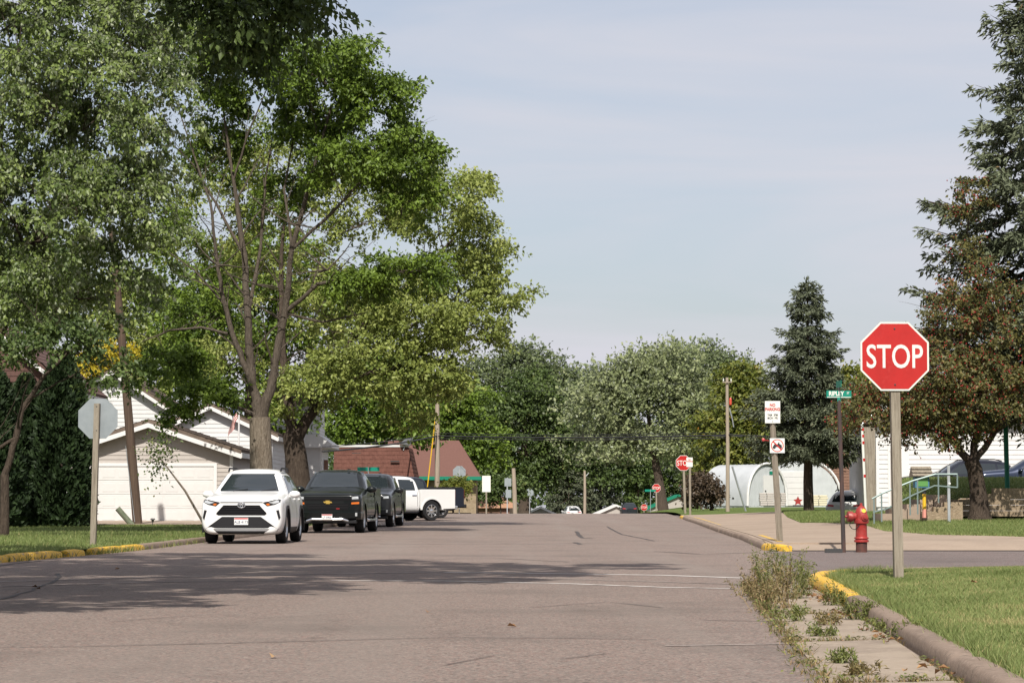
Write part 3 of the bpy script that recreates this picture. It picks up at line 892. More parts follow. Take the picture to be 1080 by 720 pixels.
# boulevard tree with the pale forking trunk behind the white car
b = gbase(277, 76, .12)
Y0 = 76
r_ = lambda px, py, dY=0: rel(px, py, Y0 + dY, b)
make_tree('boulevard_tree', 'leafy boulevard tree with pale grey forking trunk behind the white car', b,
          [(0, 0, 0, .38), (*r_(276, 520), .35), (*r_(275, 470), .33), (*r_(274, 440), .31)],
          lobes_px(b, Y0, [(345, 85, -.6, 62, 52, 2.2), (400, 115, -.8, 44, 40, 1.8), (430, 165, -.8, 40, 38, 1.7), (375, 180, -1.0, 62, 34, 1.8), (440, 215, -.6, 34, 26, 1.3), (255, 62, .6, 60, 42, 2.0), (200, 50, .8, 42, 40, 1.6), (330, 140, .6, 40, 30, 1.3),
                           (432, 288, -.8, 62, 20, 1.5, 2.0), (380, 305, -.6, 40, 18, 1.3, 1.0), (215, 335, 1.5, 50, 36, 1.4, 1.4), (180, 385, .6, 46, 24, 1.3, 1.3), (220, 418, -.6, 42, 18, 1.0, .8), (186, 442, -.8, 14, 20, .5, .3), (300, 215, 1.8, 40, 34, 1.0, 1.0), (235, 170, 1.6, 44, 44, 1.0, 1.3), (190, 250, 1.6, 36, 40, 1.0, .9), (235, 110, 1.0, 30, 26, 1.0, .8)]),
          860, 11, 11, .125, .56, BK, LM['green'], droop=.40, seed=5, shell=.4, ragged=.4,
          limbs=[[(*r_(274, 442), .25), (*r_(268, 412), .18), (*r_(264, 385), .165), (*r_(262, 330), .14), (*r_(258, 270, .3), .12), (*r_(246, 190, .4), .07), (*r_(236, 120, .5), .035), (*r_(228, 70, .5), .012)],
                 [(*r_(276, 440), .23), (*r_(288, 400), .17), (*r_(293, 365), .15), (*r_(300, 330), .13), (*r_(308, 262, -.3), .10), (*r_(330, 180, -.5), .07), (*r_(350, 110, -.6), .04)],
                 [(*r_(264, 400), .13), (*r_(248, 360), .11), (*r_(236, 320), .09), (*r_(228, 270), .07), (*r_(222, 215), .05), (*r_(200, 150, .4), .03), (*r_(180, 90, .5), .015)],
                 [(*r_(300, 330), .09), (*r_(335, 300, -.4), .07), (*r_(375, 290, -.6), .05), (*r_(430, 285, -.8), .025)],
                 [(*r_(308, 262, -.3), .07), (*r_(350, 225, -.6), .055), (*r_(400, 170, -.8), .03)],
                 [(*r_(240, 352), .06), (*r_(212, 345, .2), .05), (*r_(180, 348, .4), .04), (*r_(150, 360, .5), .02)],
                 [(*r_(258, 270, .3), .07), (*r_(228, 215, .6), .05), (*r_(205, 175, .6), .035), (*r_(165, 135, .5), .015)], [(*r_(246, 190, .4), .05), (*r_(262, 140, .2), .035), (*r_(285, 85, 0), .015)], [(*r_(308, 262, -.3), .06), (*r_(300, 200, .2), .045), (*r_(312, 130, .2), .02)], [(*r_(330, 180, -.5), .05), (*r_(372, 150, -.8), .035), (*r_(425, 160, -.8), .015)], [(*r_(236, 320), .05), (*r_(205, 285, .3), .035), (*r_(172, 262, .3), .02)], [(*r_(300, 330), .06), (*r_(340, 340, .4), .045), (*r_(385, 330, .2), .02)],
                 [(*r_(262, 330), .08), (*r_(275, 260, .8), .06), (*r_(280, 190, 1.0), .04), (*r_(290, 130, 1.0), .02)]],
          dead=[(*r_(305, 235, -1.0), 1.5, 7), (*r_(345, 285, -1.2), 1.4, 7), (*r_(230, 280, -.8), 1.3, 5), (*r_(270, 300, -1.0), 1.0, 5), (*r_(375, 240, -1.4), .9, 5)])

# the wider one behind it, turning yellow, dark trunk
b = gbase(318, 93, .12)
Y0 = 93
r_ = lambda px, py, dY=0: rel(px, py, Y0 + dY, b)
make_tree('yellowing_maple_tree', 'wide yellow-green maple with dark trunk reaching over the street above the pickups', b,
          [(0, 0, 0, .5), (*r_(316, 520), .46), (*r_(312, 480), .40), (*r_(308, 455), .36)],
          lobes_px(b, Y0, [(470, 225, -.5, 48, 34, 2.4), (512, 262, .0, 36, 22, 1.8), (530, 315, -.4, 32, 18, 1.6), (485, 300, .8, 48, 34, 2.2), (440, 345, -.5, 62, 34, 2.4), (500, 350, -.6, 42, 22, 1.8), (400, 395, -.8, 70, 32, 2.2), (455, 405, -.8, 40, 32, 1.7), (430, 440, -.8, 24, 20, 1.0, .8),
                           (370, 330, 1.8, 60, 46, 2.0), (300, 190, 2.4, 70, 60, 1.8, 4.2), (400, 220, 1.5, 60, 54, 2.0), (230, 240, 2.4, 56, 60, 1.6, 3.6), (300, 300, 2.4, 60, 40, 1.6, 2.4), (250, 380, 1.8, 60, 30, 1.5, 1.6), (330, 420, -1.0, 40, 34, 1.2, 1.6)]),
          980, 9, 10, .145, .72, BD, LM['yellowgreen'], droop=.4, seed=8, shell=.4, ragged=.42,
          limbs=[[(*r_(310, 460), .30), (*r_(302, 420), .22), (*r_(298, 370, .6), .17), (*r_(296, 300, 1.0), .12), (*r_(300, 220, 1.5), .06)],
                 [(*r_(312, 462), .30), (*r_(335, 425), .24), (*r_(352, 390), .2), (*r_(378, 350), .15), (*r_(430, 300), .10), (*r_(480, 250), .05)],
                 [(*r_(352, 390), .14), (*r_(390, 370, -.4), .11), (*r_(440, 340, -.5), .07), (*r_(500, 315, -.4), .03)],
                 [(*r_(335, 425), .12), (*r_(370, 400, -.5), .09), (*r_(415, 385, -.6), .05)]])

# big street tree standing outside the frame on the left; one bough hangs into the picture, its crown shades the crossing
b = (-11.6, 19.5, .10)
hb = [rel(222, 8, 33, b), rel(270, 2, 33, b), rel(322, 2, 33, b), rel(258, 58, 33, b), rel(250, 30, 32.6, b)]
make_tree('overhanging_maple_tree', 'maple outside the left edge with one dark bough hanging in at the top', b,
          [(0, 0, 0, .5), (.1, .2, 1.5, .44), (.3, .6, 3.2, .38), (.8, 1.4, 5.0, .30), (1.4, 2.6, 7.4, .20)],
          [(q[0] + 11.6, q[1] - 19.5, q[2] - .1, *q[3:], q[3] * q[4] * q[5], 1.75) for q in [(-9, 18.5, 9.2, 3, 3, 1.8), (-5, 20, 9.6, 3, 2.8, 1.5), (-8, 25, 10.2, 3.2, 3, 1.6), (-4, 25, 10.2, 2.8, 2.8, 1.3), (-1.6, 27.5, 10.2, 2, 2, 0.8), (-7, 30, 10.4, 2.8, 2.4, 1.2), (-10.5, 30, 10.2, 3, 2.6, 1.6), (-3.6, 30.6, 10.1, 2.2, 1.6, 0.9), (-13, 23, 8.8, 3, 3.4, 2.4), (-6.5, 34, 11.2, 2.6, 2.0, 1.0), (-10, 34.5, 11.2, 2.6, 2, 1.1), (-13, 17, 8.4, 3, 3, 2.2), (-1.2, 23.5, 10.0, 2.0, 2.4, 0.9), (0.4, 27.5, 10.4, 1.5, 1.6, 0.6), (-6, 16, 9.0, 2.6, 2.2, 1.4)]]
          + [(h[0], h[1], h[2], .42 if i < 3 else .22, .5, .16 if i < 3 else .30, 1.5 if i < 3 else 1.5, .74) for i, h in enumerate(hb)],
          1500, 9, 9, .15, .55, BD, LM['darkgreen'], droop=.8, seed=14, shell=.3, aspect=.5, ragged=.25)

# ------------------------------------------------------------------ arborvitae hedge by the garage
def make_arbor(px, Y, topy, wpx, seed, label):
    rng = np.random.default_rng(seed)
    b = gbase(px, Y, .12)
    H = at(px, topy, Y).z - b[2]; R = wpx / 2 * Y / FPX
    root = empty('arborvitae_tree', b, 0, label, 'tree', 'dark arborvitae beside the garage')
    n = 17000
    z = H * rng.random(n) ** 1.15
    f = z / H
    prof = R * np.interp(f, [0, .08, .3, .6, .85, 1.0], [.85, 1.0, 1.0, .82, .5, .06])
    a = rng.uniform(0, 2 * PI, n)
    lump = 1 + .14 * np.sin(a * 3 + f * 9 + seed) + .10 * np.sin(a * 7 - f * 23) + .06 * np.sin(f * 60 + a * 5)
    rr = prof * lump * (.55 + .48 * rng.random(n) ** .45)
    Cc = np.stack([rr * np.cos(a), rr * np.sin(a), z], 1)
    o_ = np.stack([np.cos(a), np.sin(a), np.zeros(n)], 1)
    D = unit(o_ * .6 + np.array([0, 0, .8]) + rng.normal(size=(n, 3)) * .4)
    N_ = unit(np.cross(D, np.array([0, 0, 1.])) + rng.normal(size=(n, 3)) * .5 + o_ * .6)
    L = .20 * rng.uniform(.6, 1.3, n)
    V, F = leaf_geo(Cc, D, N_, L, L * .5)
    mb = MB(); mb.tube([(0, 0, -.1), (0, 0, H * .5), (0, 0, H * .95)], [.13, .09, .02], 8); mb.build('trunk', BD, root)
    link('crown', npmesh('crown', V, F, np.repeat(np.clip(rng.beta(2, 2, n) + .15 * np.sin(a * 5 + f * 30), 0, 1), 4)), LM['cedar'], root)
make_arbor(65, 82, 372, 62, 2, 'dark conical arborvitae touching the garage wall')
make_arbor(26, 84, 398, 60, 4, 'shorter dark arborvitae left of the conical one')
make_arbor(-14, 80, 380, 70, 6, 'dark arborvitae cut by the left picture edge')

# ------------------------------------------------------------------ trees behind
def bg_tree(name, label, px, Y, rows, m, clumps, leaf, cr, seed, tr=.3, bark=BD, group='trees beyond the crest of the street', droop=.4, tpx=None, z=None, cat='tree', ragged=.3, lean=0):
    b = gbase(px, Y, z)
    lb = lobes_px(b, Y, rows)
    h = max(l[2] for l in lb) * .8
    make_tree(name, label, b, [(0, 0, 0, tr), (lean * .3, 0, h * .3, tr * .85), (lean * .7, 0, h * .6, tr * .6), (lean, 0, h, tr * .25)], lb, clumps, 7, 7, leaf, cr, bark, m, droop=droop, seed=seed, group=group, ragged=ragged, shell=.45, cat=cat)
bg_tree('maple_tree', 'green maple above the brown mansard roof behind the white siding house', 400, 158, [(400, 430, 0, 42, 48, 2.6), (372, 455, 0, 28, 30, 2.0), (428, 450, 0, 30, 36, 2.2), (400, 395, 0, 30, 28, 2.0)], LM['green'], 420, .27, 1.0, 21, .35)
bg_tree('maple_tree', 'broad dark green maple with a few orange leaves left of centre', 553, 257, [(545, 445, 0, 52, 42, 3.0), (515, 470, 0, 40, 36, 2.6), (585, 475, 0, 34, 36, 2.4), (550, 500, .5, 55, 26, 2.2), (560, 410, 0, 34, 28, 2.2)], LM['darkgreen'], 560, .37, 1.4, 22, .6, tpx=553, ragged=.45)
bg_tree('ash_tree', 'tall grey-green tree rising behind the dark maple left of centre', 540, 280, [(535, 415, 0, 52, 46, 3.0), (505, 440, 0, 42, 46, 3.0), (580, 425, 0, 40, 46, 3.0), (545, 385, 0, 32, 22, 2.2), (490, 470, 0, 42, 40, 3.0), (600, 460, 0, 32, 46, 2.6)], LM['greygreen'], 620, .40, 1.9, 23, .4, droop=-.2, ragged=.45)
bg_tree('willow_tree', 'pale silvery tree with feathery crown in the centre beyond the stop signs', 733 - 33, 246, [(668, 430, 0, 66, 48, 3.6), (640, 420, 0, 40, 40, 3.0), (700, 405, 0, 46, 40, 3.0), (680, 390, 0, 32, 26, 2.2), (735, 440, 0, 30, 46, 2.6), (650, 470, 0, 50, 34, 3.0), (710, 475, 0, 42, 30, 2.6)], LM['pale'], 760, .36, 1.9, 24, .5, droop=-.3, lean=-1.6, ragged=.55)
bg_tree('oak_tree', 'dark green tree top showing above the pale silvery tree', 752, 272, [(745, 400, 0, 34, 34, 3.0), (720, 395, 0, 30, 26, 2.6), (775, 410, 0, 28, 30, 2.6), (750, 460, 0, 40, 50, 3.0)], LM['greygreen'], 420, .36, 1.6, 25, .4, droop=-.2, ragged=.45)
bg_tree('turning_tree', 'yellowing tree just right of the tall wooden utility pole', 792, 182, [(785, 430, 0, 26, 42, 2.4), (765, 470, 0, 26, 40, 2.4), (800, 455, 0, 26, 46, 2.4), (782, 398, 0, 17, 16, 1.6), (780, 505, 0, 36, 26, 2.2)], LM['autumn'], 460, .28, 1.0, 26, .35)
bg_tree('turning_tree', 'yellow and orange tree behind the green street name sign', 905, 150, [(905, 425, 0, 32, 34, 2.2), (885, 455, 0, 26, 30, 2.0), (930, 440, 0, 32, 36, 2.2), (912, 398, 0, 20, 16, 1.5)], LM['autumn'], 330, .24, .85, 27, .3, z=.6)
bg_tree('maple_tree', 'green tree filling the background between pale tree and grey pole', 618, 312, [(612, 450, 0, 34, 60, 3.0), (630, 490, 0, 42, 40, 3.0), (590, 500, 0, 42, 36, 3.0), (625, 420, 0, 22, 30, 2.0)], LM['darkgreen'], 440, .38, 1.25, 28, .4)
bg_tree('maple_tree', 'dark tree mass at the end of the street behind the second stop sign', 672, 316, [(660, 500, 0, 50, 36, 3.0), (700, 510, 0, 46, 30, 3.0), (740, 500, 0, 36, 40, 3.0), (680, 470, 0, 60, 40, 3.0)], LM['darkgreen'], 380, .42, 1.3, 29, .4)
bg_tree('maple_tree', 'green tree left of the pale utility pole beyond the pickups', 478, 200, [(480, 440, 0, 38, 46, 2.8), (455, 450, 0, 34, 40, 2.6), (500, 475, 0, 30, 34, 2.4), (470, 485, 0, 30, 26, 2.2), (430, 440, 0, 34, 40, 2.6)], LM['green'], 460, .33, 1.15, 30, .35)
bg_tree('maple_tree', 'shaded green tree between the garage and the white siding house', 262, 122, [(250, 350, 0, 60, 60, 2.8), (300, 385, 0, 46, 46, 2.4), (215, 375, 0, 46, 40, 2.2), (190, 320, 0, 50, 50, 2.4), (280, 290, 0, 60, 50, 2.6), (330, 340, 0, 46, 50, 2.4), (300, 440, 0, 36, 26, 1.8)], LM['green'], 500, .24, .95, 31, .35, group='trees behind the houses on the left')
bg_tree('yellow_birch_tree', 'small yellow-leaved tree above the roofs left of the leaning dark pole', 112, 140, [(108, 388, 0, 22, 18, 1.6), (125, 376, 0, 18, 14, 1.4), (96, 400, 0, 14, 16, 1.2)], LM['yellow'], 110, .22, .7, 32, .2, group='trees behind the houses on the left')
bg_tree('maple_tree', 'leafy green tree behind the white house with yellow tinge above the garage ridge', 175, 150, [(170, 380, 0, 46, 34, 2.6), (140, 340, 0, 46, 50, 2.6), (200, 400, 0, 36, 26, 2.2), (90, 330, 0, 46, 46, 2.6)], LM['yellowgreen'], 340, .27, 1.0, 33, .35, group='trees behind the houses on the left')
bg_tree('maple_tree', 'big dark tree behind the brown roof at the far left', -20, 120, [(10, 330, 0, 60, 70, 3.0), (-40, 400, 0, 60, 60, 3.0), (50, 300, 0, 50, 60, 2.6)], LM['darkgreen'], 300, .27, 1.0, 34, .35, group='trees behind the houses on the left')
bg_tree('lilac_shrub', 'reddish brown shrub row at the foot of the trees right of the far stop sign', 750, 150, [(742, 518, 0, 13, 16, 1.2), (752, 523, 0, 10, 11, 1.0), (733, 522, 0, 9, 12, 1.0)], LM['brown'], 130, .2, .6, 35, .08, group='shrubs along the far street', cat='shrub', z=.4)
bg_tree('lilac_shrub', 'green shrub below the stone wall with the green fascia', 478, 150, [(484, 514, 0, 14, 10, .8), (474, 518, 0, 10, 8, .8)], LM['autumn'], 70, .17, .45, 37, .06, group='shrubs along the far street', cat='shrub')
bg_tree('lilac_shrub', 'low dark hedge behind the blank white sign left of centre', 528, 195, [(510, 520, 0, 16, 14, 1.4), (535, 515, 0, 20, 14, 1.4)], LM['darkgreen'], 130, .24, .6, 38, .06, group='shrubs along the far street', cat='shrub')
# far wood that closes the view, reads as one mass
rng = np.random.default_rng(77)
n = 45000
px = rng.uniform(-150, 1230, n); Yw = rng.uniform(330, 375, n)
top = 432 + 18 * np.sin(px * .021) + 14 * np.sin(px * .057 + 1) + 9 * np.sin(px * .13 + 2)
py = top + (552 - top) * rng.random(n) ** .8
Cc = np.stack([(px - 540) / FPX * Yw, Yw, EYE + (528 - py) / FPX * Yw], 1)
D = unit(rng.normal(size=(n, 3)) + np.array([0, 0, -.4])); N_ = unit(rng.normal(size=(n, 3)) * .7 + np.array([0, -.3, 1]))
L = .75 * rng.uniform(.6, 1.3, n)
V, F = leaf_geo(Cc, D, N_, L, L * .7)
o = link('far_wood', npmesh('far_wood', V, F, np.repeat(np.clip(rng.beta(2, 2, n) * .7 + .2 * np.sin(px * .06 + Yw), 0, 1), 4)), LM['darkgreen'])
tag(o, 'distant wood closing the view behind the street trees', 'wood', kind='stuff')

# ------------------------------------------------------------------ conifers and the crab apple on the right
make_spruce('spruce_tree', 'dark conical spruce standing alone in front of the hoop sheds', gbase(853, 112, .55), 10.0, 3.1, (BD, LM['spruce']), 41, 13, .42, 2.75, .20, .38, dens=1.35, droopk=.5, trunk_r=.24)
make_spruce('spruce_tree', 'huge blue-grey spruce with brown cones cut by the right picture edge', gbase(1095, 73, .66), 15.6, 4.3, (BD, LM['spruce_b']), 43, 12, .48, 3.3, .21, .5, dens=1.1, droopk=.55, trunk_r=.34)
make_spruce('pine_tree', 'low dark conifer beside the grey lamp pole at the street end', gbase(600, 310, -1.4), 8.2, 4.4, (BD, LM['spruce']), 45, 9, .6, .4, .42, .3, dens=.5)
make_spruce('pine_tree', 'smaller dark conifer right of the grey lamp pole', gbase(634, 312, -1.4), 7.4, 4.0, (BD, LM['spruce']), 46, 9, .6, .4, .42, .3, dens=.5)

b = gbase(1033, 70.5, .60)
Y0 = 70.5
ca = make_tree('crab_apple_tree', 'crab apple with dark red fruit and short trunk on the right lawn', b,
          [(0, 0, 0, .26), (*rel(1032, 520, Y0, b), .22), (*rel(1028, 495, Y0, b), .21), (*rel(1024, 485, Y0, b), .2)],
          lobes_px(b, Y0, [(965, 420, -.4, 58, 36, 1.8), (930, 440, 0, 42, 28, 1.5), (1000, 390, 0, 48, 40, 1.6), (1030, 430, -.8, 60, 40, 1.8), (1065, 410, -.4, 46, 46, 1.6), (1005, 335, .4, 28, 26, 1.2), (1050, 335, .2, 36, 40, 1.5), (1020, 285, 1.0, 18, 30, .8, .6), (985, 350, .2, 16, 16, .8, .5), (985, 455, -.6, 42, 22, 1.3, 1.6), (1022, 215, 1.2, 16, 30, .5, .5)]),
          620, 8, 8, .10, .42, BD, LM['crab'], droop=.5, seed=51, shell=.35, ragged=.55, tintb=.09,
          limbs=[[(*rel(1026, 490, Y0, b), .16), (*rel(1005, 465, Y0, b), .12), (*rel(975, 440, Y0, b), .08), (*rel(940, 430, Y0, b), .04)],
                 [(*rel(1026, 488, Y0, b), .15), (*rel(1030, 450, Y0, b), .11), (*rel(1020, 390, Y0, b), .07), (*rel(1010, 330, Y0, b), .03)],
                 [(*rel(1026, 488, Y0, b), .13), (*rel(1050, 455, Y0, b), .1), (*rel(1075, 420, Y0, b), .05)]])
cr_ = [c for c in ca.children if c.name.startswith('crown')][0]
co = np.empty(len(cr_.data.vertices) * 3, np.float32); cr_.data.vertices.foreach_get('co', co); co = co.reshape(-1, 3)
rng = np.random.default_rng(5)
pk = co[rng.choice(len(co), 3600, replace=False)] + rng.normal(size=(3600, 3)) * .05
oc = np.array([[1, 0, 0], [-1, 0, 0], [0, 1, 0], [0, -1, 0], [0, 0, 1], [0, 0, -1]], float)
of = np.array([[0, 2, 4], [2, 1, 4], [1, 3, 4], [3, 0, 4], [2, 0, 5], [1, 2, 5], [3, 1, 5], [0, 3, 5]])
V = (pk[:, None, :] + oc[None] * .024).reshape(-1, 3); F = (np.arange(3600)[:, None, None] * 6 + of[None]).reshape(-1, 3)
tag(link('fruit', npmesh('fruit', V, F), LM['fruit'], ca), kind='stuff')
# ------------------------------------------------------------------ signs, posts, hydrant
def octagon(R):     # R = half width across flats
    k = R * math.tan(PI / 8)
    return [(k, -R), (R, -k), (R, k), (k, R), (-k, R), (-R, k), (-R, -k), (-k, -R)]
def scaled(poly, s): return [(a * s, b * s) for a, b in poly]
def inset(poly, d, R): return [(a * (R - d) / R, b * (R - d) / R) for a, b in poly]

def stop_sign(loc, H, size, label, rz=0.0, face=True, post='wood', pw=.09, lean=(0, 0), text=True, group='stop signs'):
    """sign centre at height H above loc; face towards -y before rz"""
    R = size / 2
    root = empty('stop_sign', loc, rz, label, 'stop sign', group)
    pm = M[post]
    mb = MB()
    if post == 'wood':
        n = 6
        for i in range(n):
            z0, z1 = -.3 + (H + R * .75 + .3) * i / n, -.3 + (H + R * .75 + .3) * (i + 1) / n
            f0, f1 = (z0 + .3) / (H + R + .3), (z1 + .3) / (H + R + .3)
            a = [(lean[0] * f0 + sx * pw / 2, pw / 2 + .01 + lean[1] * f0 + sy * pw / 2, z0) for sx, sy in ((-1, -1), (1, -1), (1, 1), (-1, 1))]
            b = [(lean[0] * f1 + sx * pw / 2, pw / 2 + .01 + lean[1] * f1 + sy * pw / 2, z1) for sx, sy in ((-1, -1), (1, -1), (1, 1), (-1, 1))]
            mb.add(a + b, [(0, 1, 5, 4), (1, 2, 6, 5), (2, 3, 7, 6), (3, 0, 4, 7)] + ([(0, 3, 2, 1)] if i == 0 else []) + ([(4, 5, 6, 7)] if i == n - 1 else []))
    else:
        mb.prism([(-.03, .0), (-.018, .0), (-.018, .028), (.018, .028), (.018, .0), (.03, .0), (.03, .035), (-.03, .035)], 'z', -.3, H + R * .8)
    mb.build('post', pm, root)
    sg = empty('sign', (lean[0], 0, H)); sg.parent = root
    oc_ = octagon(R)
    bo = MB().prism(oc_, 'y', -.004, .0).build('sign_plate', M['signback'], root, (lean[0], lean[1], H))
    bpy.data.objects.remove(sg)
    if face:
        MB().prism(scaled(oc_, .995), 'y', -.0062, -.0042).build('border', M['sign_white'], bo)
        MB().prism(inset(oc_, .021, R), 'y', -.0082, -.0063).build('red_field', M['sign_red'], bo)
        if text:
            me = text_mesh('STOP', .36 * size / .762, 'lettering', .003, .003, .80)
            zs_ = [v.co.z for v in me.vertices]; k = .262 * size / .762 / (max(zs_) - min(zs_))
            xs_ = [v.co.x for v in me.vertices]; kx = .625 * size / .762 / (max(xs_) - min(xs_))
            for v in me.vertices: v.co.x *= kx; v.co.z *= k; v.co.y = v.co.y - .0100
            link('lettering', me, M['sign_white'], bo)
        for z in (R * .80, -R * .82):
            MB().lathe([(.0, -.016), (.009, -.015), (.011, -.008)], 8, 'y', (.0, 0, z)).build('bolt', M['bolt'], bo)
    else:
        for z in (R * .60, -R * .60):
            MB().lathe([(.0, .016), (.012, .014), (.013, 0)], 8, 'y', (.0, pw, z)).build('bolt', M['bolt'], bo)
    return root

def on(px, Y, z): return (float((px - 540) / FPX * Y), Y, z)
stop_sign(on(947.5, 28.2, .12), 2.42, .762, 'large red STOP sign on weathered wooden post, nearest to the camera', math.radians(2), pw=.10, lean=(-.035, 0))
# seen from behind: face is turned away
stop_sign(on(100, 49.0, .11), 2.41, .762, 'back of a stop sign on wooden post in front of the garage', PI - .06, False, pw=.105, lean=(-.06, 0))
stop_sign(on(722.5, 128, .42), 2.42, .762, 'red STOP sign partly hidden by a small white sign at the crest', math.radians(3), pw=.11, lean=(-.09, 0))
stop_sign(on(692, 231, -.10), 2.20, .762, 'middle-distance red STOP sign on pale post left of the overlapped pair', math.radians(1), pw=.13)
stop_sign(on(679, 300, -1.75), 1.95, .762, 'smallest and farthest red STOP sign just above the crest', 0, pw=.1)
stop_sign(on(484.5, 153, .1), 2.55, .762, 'bare octagonal sign back on steel post behind the white pickup', PI, False, 'steel', .03)
stop_sign(on(558.5, 250, -.3), 2.05, .762, 'small octagonal sign back near the road crest left of centre', PI, False, 'steel', .03)

# no parking post -----------------------------------------------------------------
r = empty('parking_sign_post', on(822, 52, .17), .0, 'leaning wooden post with NO PARKING sign and no-ATV sign', 'sign post')
lx = lambda z: -.16 * z / 2.8
mb = MB(); mb.tube([(lx(-.3), .06, -.3), (lx(1.2), .06, 1.2), (lx(2.6), .06, 2.62)], [.068, .062, .056], 4); mb.build('post', M['wood'], r)
pl = MB().bbox(-.155, .155, -.004, 0, -.225, .225).build('no_parking_sign', M['sign_white'], r, (lx(2.6) + .01, -.01, 2.58))
link('lettering', text_mesh('NO\nPARKING', .085, 'lettering', .003, .003, .85), M['sign_red'], pl, (0, -.0065, .10))
link('lettering', text_mesh('7AM  3PM\nMON  FRI', .062, 'lettering', .003, .001, .8), M['sign_black'], pl, (0, -.0065, -.09))
MB().lathe([(0, -.012), (.008, -.011), (.009, 0)], 8, 'y', (0, 0, -.19)).build('bolt', M['bolt'], pl)
pl2 = MB().bbox(-.15, .15, -.004, 0, -.15, .15).build('no_vehicle_sign', M['sign_white'], r, (lx(1.88) + .06, -.01, 1.90))
ring = MB(); q = 28
vs_, fs = [], []
for i in range(q):
    a = 2 * PI * i / q
    for rr in (.112, .130): vs_.append((rr * math.cos(a), -.0065, rr * math.sin(a)))
fs = [(2 * i, 2 * i + 1, (2 * i + 3) % (2 * q), (2 * i + 2) % (2 * q)) for i in range(q)]
ring.add(vs_, fs); ring.build('prohibition_ring', M['sign_red'], pl2)
mb = MB()
for sx in (-1, 1): mb.lathe([(0, -.0065), (.034, -.0065), (.034, -.005)], 12, 'y', (sx * .062, 0, -.035))
mb.prism([(-.09, -.02), (-.06, .03), (-.01, .02), (.03, .05), (.055, .03), (.092, .01), (.09, -.02), (.03, -.03), (-.03, -.03)], 'y', -.0068, -.005)
mb.prism([(.01, .03), (.03, .075), (.045, .07), (.035, .03)], 'y', -.0068, -.005)
mb.build('vehicle_symbol', M['sign_black'], pl2)
MB().box((0, -.0085, 0), (.024, .002, .24), M=Matrix.Rotation(math.radians(-45), 3, 'Y')).build('slash', M['sign_red'], pl2)
MB().bbox(-.15, .15, -.0052, -.0042, -.15, .15).build('sign_edge', mat('sign_grey', (.55, .57, .57), .5), pl2)
MB().bbox(-.138, .138, -.0060, -.0053, -.138, .138).build('sign_field', M['sign_white'], pl2)
mb = MB().lathe([(0, -.03), (.03, -.02), (.035, .0), (.02, .03)], 10, 'y', (-.22, 0, 0)); mb.tube([(-.2, .0, -.01), (-.1, .05, -.02)], .008, 5)
mb.build('reflector', mat('reflector_red', (.45, .05, .05), .3), r, (lx(1.9), 0, 2.02))

# small white sign in front of the far stop sign
r = empty('parking_sign_post', on(727.5, 122, .44), 0, 'thin post with small white parking sign overlapping the far STOP sign', 'sign post')
MB().bbox(-.05, .05, .0, .09, -.3, 2.45).build('post', M['wood'], r)
pl = MB().bbox(-.15, .15, -.006, -.001, -.225, .225).build('parking_sign', M['sign_white'], r, (-.02, 0, 2.35))
link('lettering', text_mesh('NO\nPARKING', .085, 'lettering', .003, .003, .85), M['sign_red'], pl, (0, -.0085, .08))

# street name sign -----------------------------------------------------------------
r = empty('street_name_sign', on(889, 47.6, .07), math.radians(0), 'green RIPLEY ST name blades on a dark rusty pole', 'street sign')
tilt = lambda z: -.075 * z / 2.9
MB().tube([(0, 0, -.3), (tilt(1.4), 0, 1.4), (tilt(2.75), 0, 2.75)], [.042, .040, .036], 10).build('pole', M['rusty'], r)
tx = tilt(2.8)
MB().bbox(tx - .03, tx + .03, -.03, .03, 2.72, 2.80).build('bracket', M['sign_green'], r)
bl = MB().bbox(-.235, .235, -.012, -.006, -.068, .068).build('name_blade', M['sign_green'], r, (tx, 0, 2.86), math.radians(5))
link('lettering', text_mesh('RIPLEY', .112, 'lettering', .003, .004, .86), M['sign_white'], bl, (-.045, -.0145, .012))
link('lettering', text_mesh('ST', .052, 'lettering', .003, .001, .9), M['sign_white'], bl, (.172, -.0145, .022))
MB().bbox(-.225, .225, -.0142, -.0125, -.062, -.050).build('blade_stripe', M['sign_white'], bl)
MB().bbox(-.012, .012, -.03, .03, 2.93, 2.985).build('bracket', M['bolt'], r, (tx, 0, 0))
MB().bbox(-.004, .004, -.235, .235, 2.985, 3.11).build('cross_blade', M['sign_green'], r, (tx, 0, 0), math.radians(4))

# hydrant -----------------------------------------------------------------------------
r = empty('fire_hydrant', on(907.5, 47.8, .06), math.radians(8), 'weathered red fire hydrant beside the rusty sign pole', 'hydrant')
MB().lathe([(.105, -.2), (.105, .12), (.10, .125)], 20).build('base_pipe', M['hyd_b'], r, smooth=40)
MB().lathe([(.118, .125), (.135, .128), (.138, .15), (.135, .165), (.115, .168), (.115, .185), (.132, .188), (.135, .205), (.128, .218), (.108, .222), (.106, .3), (.104, .47), (.108, .475)], 24).build('barrel', M['hyd'], r, smooth=40)
b = MB().lathe([(.112, .47), (.135, .475), (.14, .49), (.138, .54), (.128, .55), (.118, .555), (.116, .62), (.108, .68), (.09, .74), (.062, .78), (.03, .80), (.026, .805), (.024, .85), (.0, .852)], 24, cap=False).build('bonnet', M['hyd'], r, smooth=35)
for i in range(8):
    a = 2 * PI * i / 8
    MB().lathe([(.014, .545), (.014, .562), (.0, .564)], 6, 'z', (.124 * math.cos(a), .124 * math.sin(a), 0)).build('bolt', M['hyd'], b)
nz_ = MB().lathe([(.07, -.11), (.072, -.17), (.098, -.172), (.10, -.245), (.092, -.262), (.05, -.272), (.024, -.274), (.022, -.31), (0, -.312)], 20, 'x', (0, 0, .60), cap=False).build('side_outlet_cap', M['hyd'], r, smooth=35)
